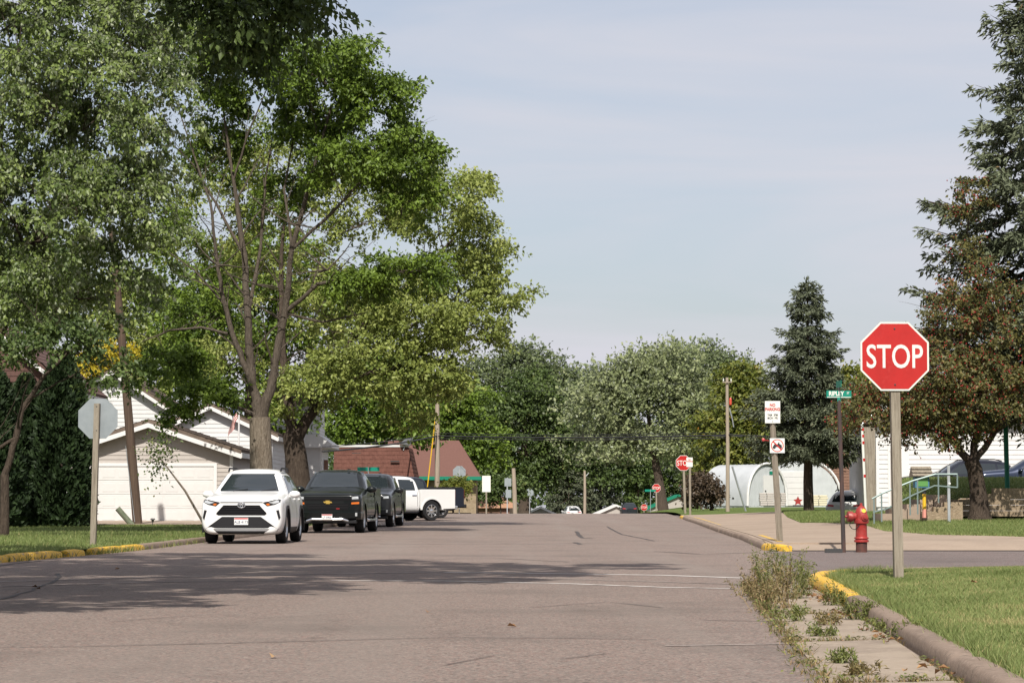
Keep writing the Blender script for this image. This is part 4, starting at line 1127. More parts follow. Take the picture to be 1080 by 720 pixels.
MB().lathe([(.075, -.10), (.078, -.13), (.058, -.135), (.056, -.165), (.028, -.168), (.024, -.19), (0, -.191)], 18, 'y', (.02, 0, .585), cap=False).build('front_outlet_cap', M['hyd'], r, smooth=35)
MB().tube([(-.2, 0, .50), (-.23, -.01, .44), (-.19, -.02, .38), (-.14, -.03, .36), (-.10, -.06, .39), (-.06, -.09, .45)], .008, 6).build('chain', M['bolt'], r)
MB().lathe([(.045, -.002), (.045, .002)], 6, 'y', (0, 0, 0)).build('yellow_emblem', M['yellow'], r, (.02, -.100, .71)).rotation_euler = (math.radians(-24), 0, 0)

# drain and fallen kerb stub beside the pole
r = MB().bbox(-.16, .16, -.05, .05, -.05, .022)
for i in range(6): r.bbox(-.14 + .048 * i, -.12 + .048 * i, -.045, .045, .022, .027)
tag(r.build('drain_grate', M['bolt'], None, on(878, 47.3, .05)), 'small dark drain grate left of the rusty pole', 'drain')

# left lawn: leaning dark utility pole, stub, guy wires, path lights -----------------------------
pb = on(147, 88, .13)
r = empty('utility_pole', pb, 0, 'dark leaning utility pole in front of the garage', 'utility pole', 'utility poles')
tp = at(118, 240, 88)
MB().tube([(0, 0, -.3), ((tp.x - pb[0]) * .5, 0, (tp.z - pb[2]) * .5), (tp.x - pb[0], 0, tp.z - pb[2])], [.17, .145, .12], 12).build('pole', M['darkpole'], r, smooth=40)
q = at(135, 470, 88)
MB().tube([(q.x - pb[0] - .06, -.15, q.z - pb[2]), (-.1, -.19, .1)], .012, 5).build('conduit', M['steel'], r)
sp = on(141, 87.2, .12)
e0, e1 = at(141, 553, 87.2), at(124, 535, 87.2)
o = MB().tube([(0, 0, -.05), (e1.x - e0.x, 0, e1.z - e0.z)], .10, 10).build('leaning_post', mat('mossy_post', (.14, .16, .11), .9, noise=(6, (.08, .10, .06), .4, .7)), None, (e0.x, 87.2, .12))
tag(o, 'short mossy post leaning against the dark pole', 'post')
gp = at(218, 553, 86); g1 = at(176, 482, 88)
r = empty('young_tree', (gp.x, 86, .12), 0, 'thin leaning sapling in front of the garage door', 'tree')
MB().tube([(0, 0, -.1), ((g1.x - gp.x) * .45, 0, (g1.z - .12) * .5), (g1.x - gp.x, 0, g1.z - .12)], [.05, .04, .02], 6).build('trunk', M['bark'], r)
rng = np.random.default_rng(4); n = 420
cc = np.array([g1.x - gp.x, 0, g1.z - .12]) + rng.normal(size=(n, 3)) * np.array([.28, .25, .5]) + np.array([0, 0, .2])
V, F = leaf_geo(cc, unit(rng.normal(size=(n, 3)) + np.array([0, 0, -.5])), unit(rng.normal(size=(n, 3)) * .5 + np.array([0, -.2, 1])), .13 * rng.uniform(.7, 1.2, n), .08 * np.ones(n))
link('crown', npmesh('crown', V, F, np.repeat(rng.random(n), 4)), LM['darkgreen'], r)
for i, px in enumerate((93.5, 162)):
    b_ = on(px, 84, .12)
    r = empty('path_light', b_, 0, ['black solar path light left of the leaning pole', 'black solar path light right of the leaning pole'][i], 'light', 'solar path lights')
    MB().lathe([(.012, -.05), (.012, .14)], 6).build('stake', M['bolt'], r)
    MB().lathe([(.035, .14), (.05, .22), (.085, .225), (.07, .26), (0, .27)], 12, cap=False).build('lamp_head', M['bolt'], r)

# utility poles and wires beyond -------------------------------------------------------------------
def upole(px, Y, topy, z, label, rad, arm=True, extras=None):
    b_ = on(px, Y, z); top = at(px, topy, Y).z - z
    r = empty('utility_pole', b_, 0, label, 'utility pole', 'utility poles')
    MB().tube([(0, 0, -.3), (.02, 0, top * .5), (.0, 0, top)], [rad, rad * .88, rad * .72], 12).build('pole', M['pole_wood'], r, smooth=40)
    return r, top
p1, t1 = upole(461, 150, 404, .15, 'pale wooden utility pole behind the white pickup', .16)
p2, t2 = upole(767, 134, 398, .45, 'tall wooden utility pole left of the hoop sheds', .11)
MB().box((0, -.15, t2 - .25), (.5, .05, .05)).build('cross_arm', M['pole_wood'], p2)
for sx in (-.2, .2): MB().lathe([(.03, t2 - .2), (.04, t2 - .15), (.02, t2 - .1), (.03, t2 - .06), (0, t2 - .04)], 8, 'z', (sx, -.15, .0), cap=False).build('insulator', M['sign_white'], p2)
MB().lathe([(.05, t2 - 1.45), (.07, t2 - 1.4), (.07, t2 - 1.15), (.03, t2 - 1.05)], 10, 'z', (.16, -.18, 0)).build('red_fuse', mat('fuse_red', (.5, .06, .03), .5), p2)
MB().tube([(.1, -.16, t2 - 1.6), (.25, -.2, t2 - 2.2), (.32, -.18, t2 - 2.6)], .03, 5).build('conduit', M['steel'], p2)
MB().bbox(-.8, .8, -.05, .05, 2.95 + .9, 3.0 + .9).build('cross_arm', M['wire'], p2)
MB().tube([(1.0, .2, -.2), (.25, 0, 2.3)], .06, 6).build('brace', M['steel'], p2)
MB().tube([(-.75, .3, 0), (-.06, 0, 6.0)], .035, 6).build('guy_guard', M['yellow'], p1)
p3, t3 = upole(616.5, 212, 496, -.1, 'short grey lamp pole at the street end', .13)
MB().tube([(0, 0, t3 - .55), (.22, 0, t3 - .35), (.36, 0, t3 - .18)], .045, 6).build('arm', M['steel'], p3)
r = empty('wooden_post', on(543.5, 165, .05), 0, 'short thick wooden post leaning under the dark maple', 'post')
MB().tube([(0, 0, -.2), (-.06, 0, 1.6), (-.12, 0, 3.0)], [.15, .14, .12], 10).build('post', M['pole_wood'], r)
def wire(name, a, b_, sag, rad, label):
    a, b_ = Vector(a), Vector(b_)
    pts = [a.lerp(b_, i / 20) - Vector((0, 0, sag * 4 * (i / 20) * (1 - i / 20))) - a for i in range(21)]
    o = MB().tube(pts, rad, 5).build(name, M['wire'], None, a)
    tag(o, label, 'wire', 'overhead wires')
wire('overhead_wire', at(461, 459.5, 150), at(767, 458.5, 134), .12, .045, 'thickest overhead cable between the two wooden poles')
wire('overhead_wire', at(461, 462, 150), at(767, 461.5, 134), .10, .028, 'lowest thin cable just under the thickest one')
wire('overhead_wire', at(461, 456.5, 150), at(767, 455.8, 134), .12, .02, 'thin cable just above the thickest one')
wire('overhead_wire', at(461, 410, 150), at(767, 399, 134), .35, .010, 'highest thin wire near the pole tops')
wire('overhead_wire', at(461, 459.5, 150), at(340, 476, 120), .12, .045, 'thick cable running left from the pale pole past the mansard roof')
wire('overhead_wire', at(461, 456.5, 150), at(340, 471, 120), .12, .022, 'thin cable running left above the mansard roof')
wire('overhead_wire', at(767, 458, 134), at(1130, 452, 120), .3, .035, 'cable running right from the tall pole behind the spruce')

# small signs far off
r = empty('blank_sign', on(513, 158, .08), 0, 'tall blank white sign back on a thin post left of centre', 'sign')
MB().bbox(-.045, .045, 0, .06, -.2, 2.3).build('post', M['wood'], r)
MB().bbox(-.26, .26, -.006, -.001, 1.42, 2.42).build('sign_plate', M['sign_white'], r)
r = empty('small_sign_post', on(535, 190, -.02), 0, 'thin grey post with two small sign backs under the dark maple', 'sign')
MB().bbox(-.04, .04, 0, .06, -.2, 2.7).build('post', M['steel'], r)
MB().bbox(-.2, .3, -.008, -.001, 2.05, 2.65).build('sign_plate', M['signback'], r)
MB().bbox(-.12, .3, -.008, -.001, 1.2, 1.8).build('sign_plate', M['signback'], r)
for px, py, Y, w, lab in ((388.5, 494.5, 128, .55, 'tiny green street name blade above the second dark pickup'), (686, 517, 229, .5, 'tiny green street name blade right of the middle STOP sign')):
    p = at(px, py, Y)
    r = empty('street_name_sign', (p.x, Y, float(gr(Y))), .1, lab, 'street sign')
    MB().tube([(0, 0, -.2), (0, 0, p.z - float(gr(Y)) + .1)], .03, 8).build('pole', M['steel'], r)
    MB().bbox(-w, w, -.02, -.01, p.z - float(gr(Y)) - .1, p.z - float(gr(Y)) + .1).build('name_blade', M['sign_green'], r)
# ------------------------------------------------------------------ buildings
M['siding'] = mat('pale_siding', (.39, .355, .325), .7, noise=(1.5, (.345, .31, .285), .4, .7))
M['siding_w'] = mat('white_siding', (.58, .575, .57), .7, noise=(1.2, (.53, .525, .52), .4, .7))
M['trim'] = mat('white_trim', (.62, .61, .60), .6)
M['gdoor'] = mat('garage_door_white', (.58, .57, .555), .5, noise=(1.0, (.53, .52, .51), .4, .7))
M['shingle'] = mat('brown_shingles', (.15, .115, .092), .95, spec=.1, noise=[(4, (.10, .078, .062), .4, .7), (30, (.20, .155, .125), .5, .75)])
M['mansard'] = mat('red_brown_shingles', (.125, .058, .045), .95, spec=.1, noise=[(5, (.085, .038, .03), .4, .7), (28, (.17, .082, .065), .52, .75)])
M['mansard2'] = mat('dull_red_shingles', (.15, .080, .066), .95, spec=.1, noise=(20, (.115, .06, .05), .4, .7))
M['brick'] = mat('brown_brick', (.23, .135, .10), .9, spec=.15, noise=(8, (.15, .085, .065), .4, .7))
M['stone'] = mat('tan_stone', (.30, .235, .16), .95, spec=.1, noise=[(5, (.20, .15, .10), .4, .7), (25, (.37, .30, .22), .5, .8)], bump=(20, .8, .03))
M['glass'] = mat('dark_window_glass', (.03, .035, .04), .08, spec=.6)
M['corr'] = mat('corrugated_white_steel', (.50, .52, .53), .45, .15, noise=(1.5, (.44, .46, .47), .4, .7))
M['green_p'] = mat('green_paint', (.0, .17, .10), .5)
M['rail'] = mat('grey_green_rail', (.20, .26, .25), .45, .3)
M['darkbrown'] = mat('dark_brown_brick', (.10, .05, .04), .9, noise=(6, (.07, .035, .03), .4, .7))  # even dark brown with random mottling, for wall and roof alike

def siding_wall(name, p0, p1, z0, top, m, parent, step=.2, out=(0, 0), t0=0.0, holes=()):
    """lap siding between plan points p0 and p1 (local); top(s) = height limit at s in 0..1; holes (s0, s1, z0, z1)"""
    p0, p1 = Vector((*p0, 0)), Vector((*p1, 0))
    L = (p1 - p0).length; nrm = Vector((out[0], out[1], 0))
    mb = MB()
    zmax = max(top(s / 40) for s in range(41))
    z = z0
    while z < zmax - .02:
        zt = min(z + step, zmax)
        # clip to the gable: runs of s where top(s) > z
        ss = [i / 60 for i in range(61)]
        ins = [s for s in ss if top(s) >= z + .5 * (zt - z)]
        if ins:
            runs = [(ins[0], ins[-1])]
            for h in holes:
                if h[2] < zt - .01 and h[3] > z + .01:
                    nr = []
                    for a, b in runs:
                        if h[0] > a: nr.append((a, min(b, h[0])))
                        if h[1] < b: nr.append((max(a, h[1]), b))
                    runs = [q for q in nr if q[1] > q[0]]
            for a, b in runs:
                A, B = p0.lerp(p1, a), p0.lerp(p1, b)
                o1, o0 = nrm * .028, nrm * .006
                mb.add([A + o1 + Vector((0, 0, z)), B + o1 + Vector((0, 0, z)), B + o0 + Vector((0, 0, zt)), A + o0 + Vector((0, 0, zt)), A + Vector((0, 0, z)), B + Vector((0, 0, z))],
                       [(0, 1, 2, 3), (4, 5, 1, 0)])
        z = zt
    o = mb.build(name, m, parent, fix=False)
    o['kind'] = 'stuff'
    return o

def gable_house(name, label, loc, rz, w, d, eave, peak, wallm, roofm, over=.35, cat='house', front=True, holes=(), step=.2, group=None, roof_t=.14):
    """ridge runs along local y; gable end at y=0 faces the camera, body extends to +y"""
    r = empty(name, loc, rz, label, cat, group)
    core = MB()
    core.prism([(-w / 2, -.3), (w / 2, -.3), (w / 2, eave), (0, peak), (-w / 2, eave)], 'y', .02, d)
    core.build('wall', wallm, r)
    tf = lambda s: eave + (peak - eave) * (1 - abs(2 * s - 1))
    siding_wall('front_siding', (-w / 2, .02), (w / 2, .02), 0, tf, wallm, r, step, (0, -1), holes=holes)
    siding_wall('side_siding', (w / 2, 0.02), (w / 2, d), 0, lambda s: eave, wallm, r, step, (1, 0))
    for sx in (-1, 1):
        MB().bbox(sx * w / 2 - .06, sx * w / 2 + .06, -.035, .07, 0, eave).build('corner_board', M['trim'], r)
    sl = (peak - eave) / (w / 2)
    for sx in (-1, 1):
        ex = w / 2 + over
        ze = eave - sl * over
        rf = MB().prism([(0, peak + .02), (sx * ex, ze + .02), (sx * ex, ze + .02 + roof_t), (0, peak + .02 + roof_t)], 'y', -over, d + over).build('roof', roofm, r)
        # shingle courses
        nb = int(math.hypot(ex, peak - ze) / .28)
        mb = MB()
        for i in range(nb):
            a, b = i / nb, (i + 1.12) / nb
            x0, x1 = sx * ex * (1 - a), sx * ex * (1 - min(b, 1))
            zA, zB = ze + (peak - ze) * a + .02 + roof_t, ze + (peak - ze) * min(b, 1) + .02 + roof_t
            mb.add([(x0, -over, zA + .03), (x0, d + over, zA + .03), (x1, d + over, zB + .008), (x1, -over, zB + .008), (x0, -over, zA - .02), (x0, d + over, zA - .02)], [(0, 1, 2, 3), (4, 5, 1, 0)])
        mb.build('shingle_courses', roofm, rf, fix=False)['kind'] = 'stuff'
        MB().prism([(0, peak - .16), (sx * ex, ze - .16), (sx * ex, ze + .015), (0, peak + .015)], 'y', -over - .03, -over + .03).build('rake_board', M['trim'], r)
        MB().bbox(min(sx * ex, sx * (ex + .03)), max(sx * ex, sx * (ex + .03)), -over, d + over, ze - .13, ze + .06).build('fascia', M['trim'], r)
    return r

def window(parent, x, z, w, h, y=0.0, name='window'):
    o = MB().bbox(x - w / 2 - .07, x + w / 2 + .07, y - .06, y - .02, z - .07, z + h + .07).build(name, M['trim'], parent)
    for k in (0, 1):
        MB().bbox(x - w / 2, x + w / 2, y - .075, y - .061, z + k * h / 2 + .02, z + (k + 1) * h / 2 - .02).build('pane', M['glass'], o)
    return o

# garage
gx = (158 - 540) / FPX * 97
dw, dh = 4.88, 2.14
cxd = (157.5 - 158) / FPX * 97
g = gable_house('garage', 'pale sided double garage with white door behind the left lawn', (gx, 97, .12), 0, 6.2, 7.5, 2.72, 3.75, M['siding'], M['shingle'], .42, 'garage', holes=[((3.1 - dw / 2 - .1) / 6.2, (3.1 + dw / 2 + .1) / 6.2, 0, dh + .1)], step=.16)
dr = MB().bbox(-dw / 2, dw / 2, -.005, .03, 0, dh).build('garage_door', M['gdoor'], g)
for i in range(4):
    z0 = .01 + i * dh / 4; z1 = (i + 1) * dh / 4 - .012
    MB().bbox(-dw / 2 + .02, dw / 2 - .02, -.02, -.004, z0, z1).build('door_panel', M['gdoor'], dr, bevel=.008)
    for j in range(8):
        xx = -dw / 2 + .08 + j * (dw - .1) / 8
        MB().bbox(xx, xx + dw / 8 - .14, -.028, -.021, z0 + .10, z1 - .10).build('raised_panel', M['gdoor'], dr, bevel=.005)
for x0, x1, z0, z1 in ((-dw / 2 - .12, -dw / 2 - .0, 0, dh + .12), (dw / 2 + .0, dw / 2 + .12, 0, dh + .12), (-dw / 2, dw / 2, dh + .0, dh + .12)):
    MB().bbox(x0, x1, -.05, .03, z0, z1).build('door_trim', M['trim'], g)

# white house behind it
h = gable_house('white_house', 'white two-storey house half hidden by leaves behind the garage', ((118 - 540) / FPX * 122, 122, .1), 0, 7.4, 8, 4.6, 7.0, M['siding_w'], M['shingle'], .4, step=.2)
window(h, -1.6, 3.2, .9, 1.3); window(h, 1.5, 3.2, .9, 1.3)
h2 = gable_house('house_wing', 'low white wing with brown roof right of the hidden white house', ((222 - 540) / FPX * 118, 118, .1), 0, 5.6, 7, 3.9, 5.2, M['siding_w'], M['shingle'], .35, step=.2)
window(h2, .0, 2.6, 1.5, 1.1)
# house at the far left with brown roof
hx = (-6 - 540) / FPX * 100
gable_house('brown_house', 'dark brown house with brick-red gable at the left edge', (hx, 100, .1), 0, 5.2, 9, 5.4, 7.6, M['darkbrown'], M['darkbrown'], .35, step=.22)

# white siding house in the middle
k = 127 / FPX
px2 = lambda px: (px - 540) * k
r = empty('white_siding_house', (px2(339), 127, .1), 0, 'white sided house with porch roof between tree trunk and mansard building', 'house')
W_, D_, H1, H2 = 3.2, 4.6, 3.5, 5.6
MB().bbox(-W_, 0, .02, D_, -.3, H1).build('wall', M['siding_w'], r)
siding_wall('front_siding', (-W_, .0), (0, .0), 0, lambda s: H1, M['siding_w'], r, .17, (0, -1))
siding_wall('side_siding', (0, 0), (0, D_), 0, lambda s: H1, M['siding_w'], r, .17, (1, 0))
MB().bbox(-.08, .035, -.035, .08, 0, H1).build('corner_board', M['trim'], r)
MB().bbox(-W_ - .5, -.15, .5, D_ - .5, H1, H2).build('upper_wall', M['siding_w'], r)
siding_wall('upper_siding', (-W_ - .5, .48), (-.15, .48), H1, lambda s: H2, M['siding_w'], r, .17, (0, -1))
siding_wall('upper_side_siding', (-.15, .5), (-.15, D_ - .5), H1, lambda s: H2, M['siding_w'], r, .17, (1, 0))
MB().prism([(-W_ - .3, H1 - .02), (.55, H1 - .02), (.55, H1 + .16), (-.1, H1 + .62), (-W_ - .3, H1 + .62)], 'y', -.45, D_ + .3).build('roof', M['trim'], r)
MB().prism([(-W_ - 1.0, H2), (.2, H2), (-1.6, H2 + 1.3)], 'y', .2, D_).build('upper_roof', M['shingle'], r)
MB().bbox(.04, .22, 1.4, 1.75, 2.4, 2.9).build('meter_box', M['brick'], r)
p = MB().prism([(-2.2, 1.75), (-.25, 1.05), (-.25, 1.18), (-2.2, 1.9)], 'y', -2.0, -.2).build('porch_roof', M['trim'], r)
MB().bbox(-.4, -.3, -1.9, -1.8, -.2, 1.1).build('porch_post', M['trim'], r)
# mansard building
k = 142 / FPX
px3 = lambda px: (px - 540) * k
r = empty('mansard_building', (px3(430), 142, .2), 0, 'flat building with red-brown shingled mansard roof behind the pickups', 'building')
zt, zb = 3.75, 1.2
x0, x1 = px3(352) - px3(430), .0
MB().bbox(x0, -.1, .4, 7.4, -.3, 1.6).build('wall', M['brick'], r)
rows = 11
rf = MB()
def mans(sx0, ztop):  # sloping shingle skirt: front and right faces
    pass
inn = .9
rf.add([(x0, -.5, zb), (.55, -.5, zb), (0, inn - .5, zt), (x0, inn - .5, zt), (.55, 7.8, zb), (0, 7.0, zt), (x0, 7.0, zt)], [(0, 1, 2, 3), (1, 4, 5, 2), (3, 2, 5, 6)])
rf = rf.build('roof', M['mansard'], r, fix=False)
mb = MB()
for i in range(rows):
    f0, f1 = i / rows, (i + 1.1) / rows
    def P(f, e): return zb + (zt - zb) * f, -.5 + inn * f - e, .55 * (1 - f) + e
    z0, y0, xa = P(f0, .03); z1, y1, xb = P(min(f1, 1), .008)
    nsh = 30
    for j in range(nsh):
        a, b = j / nsh + .002, (j + 1) / nsh - .002
        jz = random.uniform(-.012, .012)
        xa0, xa1 = x0 + (xa - x0) * a, x0 + (xa - x0) * b
        xb0, xb1 = x0 + (xb - x0) * a, x0 + (xb - x0) * b
        mb.add([(xa0, y0, z0 + jz), (xa1, y0, z0 + jz), (xb1, y1, z1), (xb0, y1, z1)], [(0, 1, 2, 3)])
    mb.add([(xa, y0, z0), (xa, 7.8 - .8 * f0, z0), (xb, 7.8 - .8 * f0, z1), (xb, y1, z1)], [(0, 1, 2, 3)])
mb.build('shingle_courses', M['mansard'], rf, fix=False)['kind'] = 'stuff'
MB().bbox(x0, .05, inn - .56, inn - .38, zt - .01, zt + .1).build('cap_flashing', M['trim'], r)
MB().bbox(-.95, -.45, -.02 - .1, .08 - .1, 2.9, 2.97).build('roof_vent', M['bolt'], r)
MB().bbox(-3.1, -2.6, .25, .35, 3.35, 3.42).build('roof_vent', M['bolt'], r)
fl = empty('floodlight', (px3(427.5), 142.3, zt + .25), .3, 'grey floodlight on the corner of the mansard roof', 'light')
MB().tube([(-.12, 0, -.25), (0, 0, .1)], .03, 6).build('bracket', M['steel'], fl)
MB().prism([(-.32, .1), (.2, .02), (.38, .45), (.1, .42)], 'y', -.25, .25).build('lamp_head', mat('floodlight_grey', (.18, .19, .20), .4, .4), fl)
# second roofed building with green fascia
k = 168 / FPX
px4 = lambda px: (px - 540) * k
r = empty('red_roof_building', (px4(440), 168, .1), 0, 'building with dull red roof and green fascia behind the pale pole', 'building')
wd = px4(502) - px4(440)
MB().bbox(-3, wd, .5, 8, -.3, 2.3).build('wall', M['stone'], r)
MB().add([(-3.3, -.3, 2.45), (wd + .3, -.3, 2.45), (wd - 1.2, 4, 4.9), (-3.3, 4, 4.9), (wd + .3, 8.3, 2.45), (-3.3, 8.3, 2.45)], [(0, 1, 2, 3), (1, 4, 2), (4, 5, 3, 2), (0, 3, 5), (0, 5, 4, 1)]).build('roof', M['mansard2'], r)
MB().bbox(-3.35, wd + .35, -.34, 8.34, 2.22, 2.449).build('fascia', M['green_p'], r)
# low tan building under the dark maple, and roofs beyond the crest
k = 200 / FPX
r = empty('low_brown_building', (517 * k - 540 * k, 200, -.3), 0, 'low building with tan-brown roof beyond the blank sign', 'building')
MB().bbox(-1.6, 1.5, 0, 4, -.3, .7).build('wall', M['brick'], r)
MB().prism([(-.3, .7), (4.3, .7), (2.0, 1.6)], 'x', -1.9, 1.8).build('roof', mat('tan_roof', (.36, .20, .12), .9, noise=(10, (.28, .15, .09), .4, .7)), r)
def far_gable(px, py, wpx, hpx, Y, label, name='far_house', roofm=None):
    k = Y / FPX
    top = at(px, py, Y)
    r = empty(name, (top.x, Y, float(gr(Y))), 0, label, 'house')
    w = wpx * k; pk = top.z - float(gr(Y)); ev = pk - hpx * k
    MB().prism([(-w / 2, -.3), (w / 2, -.3), (w / 2, ev), (0, pk - .15), (-w / 2, ev)], 'y', .3, 7).build('wall', M['siding'], r)
    for sx in (-1, 1):
        MB().prism([(0, pk - .14), (sx * (w / 2 + .4), ev - .28), (sx * (w / 2 + .4), ev - .02), (0, pk + .1)], 'y', 0, 7.3).build('roof', roofm or M['trim'], r)
    window(r, 0, ev - 1.3, 1.0, 1.0, .3)
    return r
far_gable(570, 534.5, 34, 8, 296, 'pale gable end just showing above the crest left of centre')
far_gable(650, 532.5, 50, 11, 300, 'white gabled house end just showing above the crest right of the lamp pole')
far_gable(716, 522, 60, 13, 300, 'small house with green roof behind the leaning pale tree', roofm=M['green_p'])

# hoop sheds -----------------------------------------------------------------------------------------
def hoop(name, label, loc, rz, w, h, d, holes=True):
    r = empty(name, loc, rz, label, 'shed', 'white steel hoop sheds')
    n = 18
    arc = [(w / 2 * math.cos(PI * i / n), h * math.sin(PI * i / n) ** .75) for i in range(n + 1)]
    MB().prism([(a[0] * .97, a[1] * .97) for a in arc] + [(-w / 2 * .97, -.4), (w / 2 * .97, -.4)], 'y', .06, d).build('end_wall', M['corr'], r)
    mb = MB()          # corrugated shell: ribs along the arc
    nd = int(d / .22)
    vs_, fs = [], []
    for j in range(nd + 1):
        s = 1.0 + (.018 if j % 2 else 0)
        for a in arc: vs_.append((a[0] * s, d * j / nd, a[1] * s))
    for j in range(nd):
        for i in range(n): fs.append((j * (n + 1) + i, j * (n + 1) + i + 1, (j + 1) * (n + 1) + i + 1, (j + 1) * (n + 1) + i))
    mb.add(vs_, fs).build('shell', M['corr'], r, fix=False, smooth=60)
    tr = [(a[0] * 1.03, -.02, a[1] * 1.03) for a in arc]
    MB().tube(tr, .09, 6).build('arch_trim', M['trim'], r)
    for i in range(int(w / .32)):                   # vertical ribs of the end wall
        x = -w / 2 + .25 + i * .32
        hh = h * max(0, 1 - (2 * x / w) ** 2) ** .375 * .95
        if hh > .3: MB().bbox(x - .02, x + .02, .03, .058, 0, hh).build('wall_rib', M['corr'], r)
    return r
z_ = .62
k = 175 / FPX
s1 = hoop('hoop_shed', 'larger white hoop shed with overhead door behind the spruce', ((842 - 540) * k, 175, z_), math.radians(-8), 5.6, 3.15, 7)
d_ = MB().bbox(-1.35, .62, .0, .045, 0, 2.35).build('overhead_door', M['trim'], s1)
for i in range(6): MB().bbox(-1.32, .59, -.02, -.002, .02 + i * .388, .02 + i * .388 + .372).build('door_panel', M['gdoor'], d_, bevel=.01)
for x in (-1.75, -1.45): MB().tube([(x, -.25, 0), (x, -.25, 2.5)], .07, 8).build('bollard_post', M['rusty'], s1)
s2 = hoop('hoop_shed', 'smaller ribbed white hoop shed on the left with walk-in door', ((804 - 540) * k, 172, z_), math.radians(34), 3.3, 2.75, 5)
d_ = MB().bbox(-.3, 1.1, .0, .045, 0, 2.05).build('walk_in_door', M['gdoor'], s2)
MB().lathe([(0, -.06), (.05, -.05), (.05, 0)], 8, 'y', (-.15, 0, 1.0)).build('handle', M['bolt'], d_)
MB().bbox(.25, .75, -.0, .05, 2.1, 2.32).build('green_plate', M['green_p'], s2)
for i, (px, w, mname, lab) in enumerate(((808, .95, 'trim', 'stack of pale bagged pellets by the smaller shed door'), (822, .7, 'siding', 'second stack of pale bags behind the no-parking post'), (863, 1.1, 'yellowish', 'stack of cream split logs right of the spruce trunk'))):
    rr = empty('bag_stack' if i < 2 else 'log_stack', ((px - 540) * 165 / FPX, 165, .62), 0, lab, 'stack')
    mm = M['siding'] if i < 2 else mat('cream_logs', (.55, .50, .36), .9)
    for q in range(6 if i < 2 else 5):
        dx = random.uniform(-.05, .05)
        for hh in (-1, 1):
            MB().box((dx + hh * w / 4, 0, .08 + q * .14), (w / 2 - .02, .5, .125), random.uniform(-.06, .06)).build('bag' if i < 2 else 'log', mm, rr, bevel=.03)
rr = empty('red_planter', ((841 - 540) * 160 / FPX, 160, .6), 0, 'small red star-shaped planter in front of the overhead door', 'planter')
st5 = [((.3 if i % 2 == 0 else .15) * math.sin(PI * i / 5), .34 + (.3 if i % 2 == 0 else .15) * math.cos(PI * i / 5)) for i in range(10)]
MB().prism(st5, 'y', -.06, .06).build('star', M['hyd'], rr); MB().bbox(-.3, .3, -.1, .2, 0, .1).build('foot', M['bolt'], rr)

# right: retaining wall, bank, handrail, white building ---------------------------------------------------------
wy = 71.6
wx0 = (984 - 540) / FPX * wy
wl_ = empty('retaining_wall', (wx0, wy, .58), 0, 'tan stone block retaining wall behind the crab apple', 'wall')
blocks = []
base_b = MB().box((0, 0, 0), (.405, .30, .152)).mesh('block')
base_b.materials.append(M['stone'])
for row in range(5):
    n0 = [0, 0, 1, 2, 4][row] + (row % 2) * .5
    for c in range(18):
        x = (c + n0) * .415
        if x > 6.9: continue
        o = bpy.data.objects.new('block', base_b); COL.objects.link(o); o.parent = wl_
        o.location = (x + .2, random.uniform(-.015, .015) + row * .02, row * .157 + .02)
        o.rotation_euler = (0, 0, random.uniform(-.03, .03))
for c in range(8):      # capping course further right, one step up
    o = bpy.data.objects.new('cap_stone', base_b); COL.objects.link(o); o.parent = wl_
    o.location = (2.9 + c * .42, .06, 5 * .157 + .01); o.scale = (1.0, 1.1, .7)
# upper bank
def bank_z(X, Y):
    s = smoothstep(wx0 - .9, wx0 + 1.4, X)
    return lot_r(X, Y) + (.70 + .45 * smoothstep(72, 84, Y)) * s
sheet('upper_bank', lambda Y: wx0 - 1.0 + (Y - 72) * .16, lambda Y: 34, list(np.arange(72.0, 104, 1.2)), 26, lambda X, Y: float(bank_z(X, Y)) + .02, M['turf'])
n = 30000
Y = 72.1 + 26 * RNG.random(n) ** 1.3; X = (wx0 - .9 + (Y - 72) * .16) + (.07 * Y - .9 * 0 + 1.0) * RNG.random(n)
tag(blades('bank_grass', None, X, Y, bank_z(X, Y) + .012, .10, .02, .9, M['grass'], .05), 'grass on the bank above the stone wall', 'grass')
# steps and handrail rising to the right
st_ = empty('stone_steps', ((928 - 540) / FPX * 70.5, 70.5, .50), 0, 'pale concrete ramp and steps beside the grey handrail', 'steps')
for i in range(5): MB().bbox(i * .36, (i + 1) * .36 + .02, 0, 1.6, -.1, .10 + i * .13).build('step', M['pave'], st_)
for i in range(3): MB().bbox(1.1 + i * .3, 1.1 + i * .3 + .5, -.35 + i * .02, -.05, -.1, .16 + i * .13).build('edge_stone', M['stone'], st_)
hr = empty('handrail', ((919 - 540) / FPX * 68.5, 68.5, .52), 0, 'grey-green steel pipe handrail climbing the steps', 'handrail')
k = 68.5 / FPX
hp = lambda px, py: ((px - 919) * k, 0, (545 - py) * k)
MB().tube([hp(919, 526), hp(930, 520), hp(962, 507), hp(986, 500), hp(1009, 500)], .026, 6).build('top_rail', M['rail'], hr)
MB().tube([hp(920, 540), hp(935, 536), hp(962, 522), hp(985, 512), hp(1009, 514)], .022, 6).build('lower_rail', M['rail'], hr)
for px, a, b in ((921, 526, 552), (929, 521, 550), (959, 508, 543), (967, 505, 542), (989, 500, 530), (1009, 500, 514)):
    MB().tube([hp(px, b), hp(px, a)], .022, 6).build('baluster', M['rail'], hr)

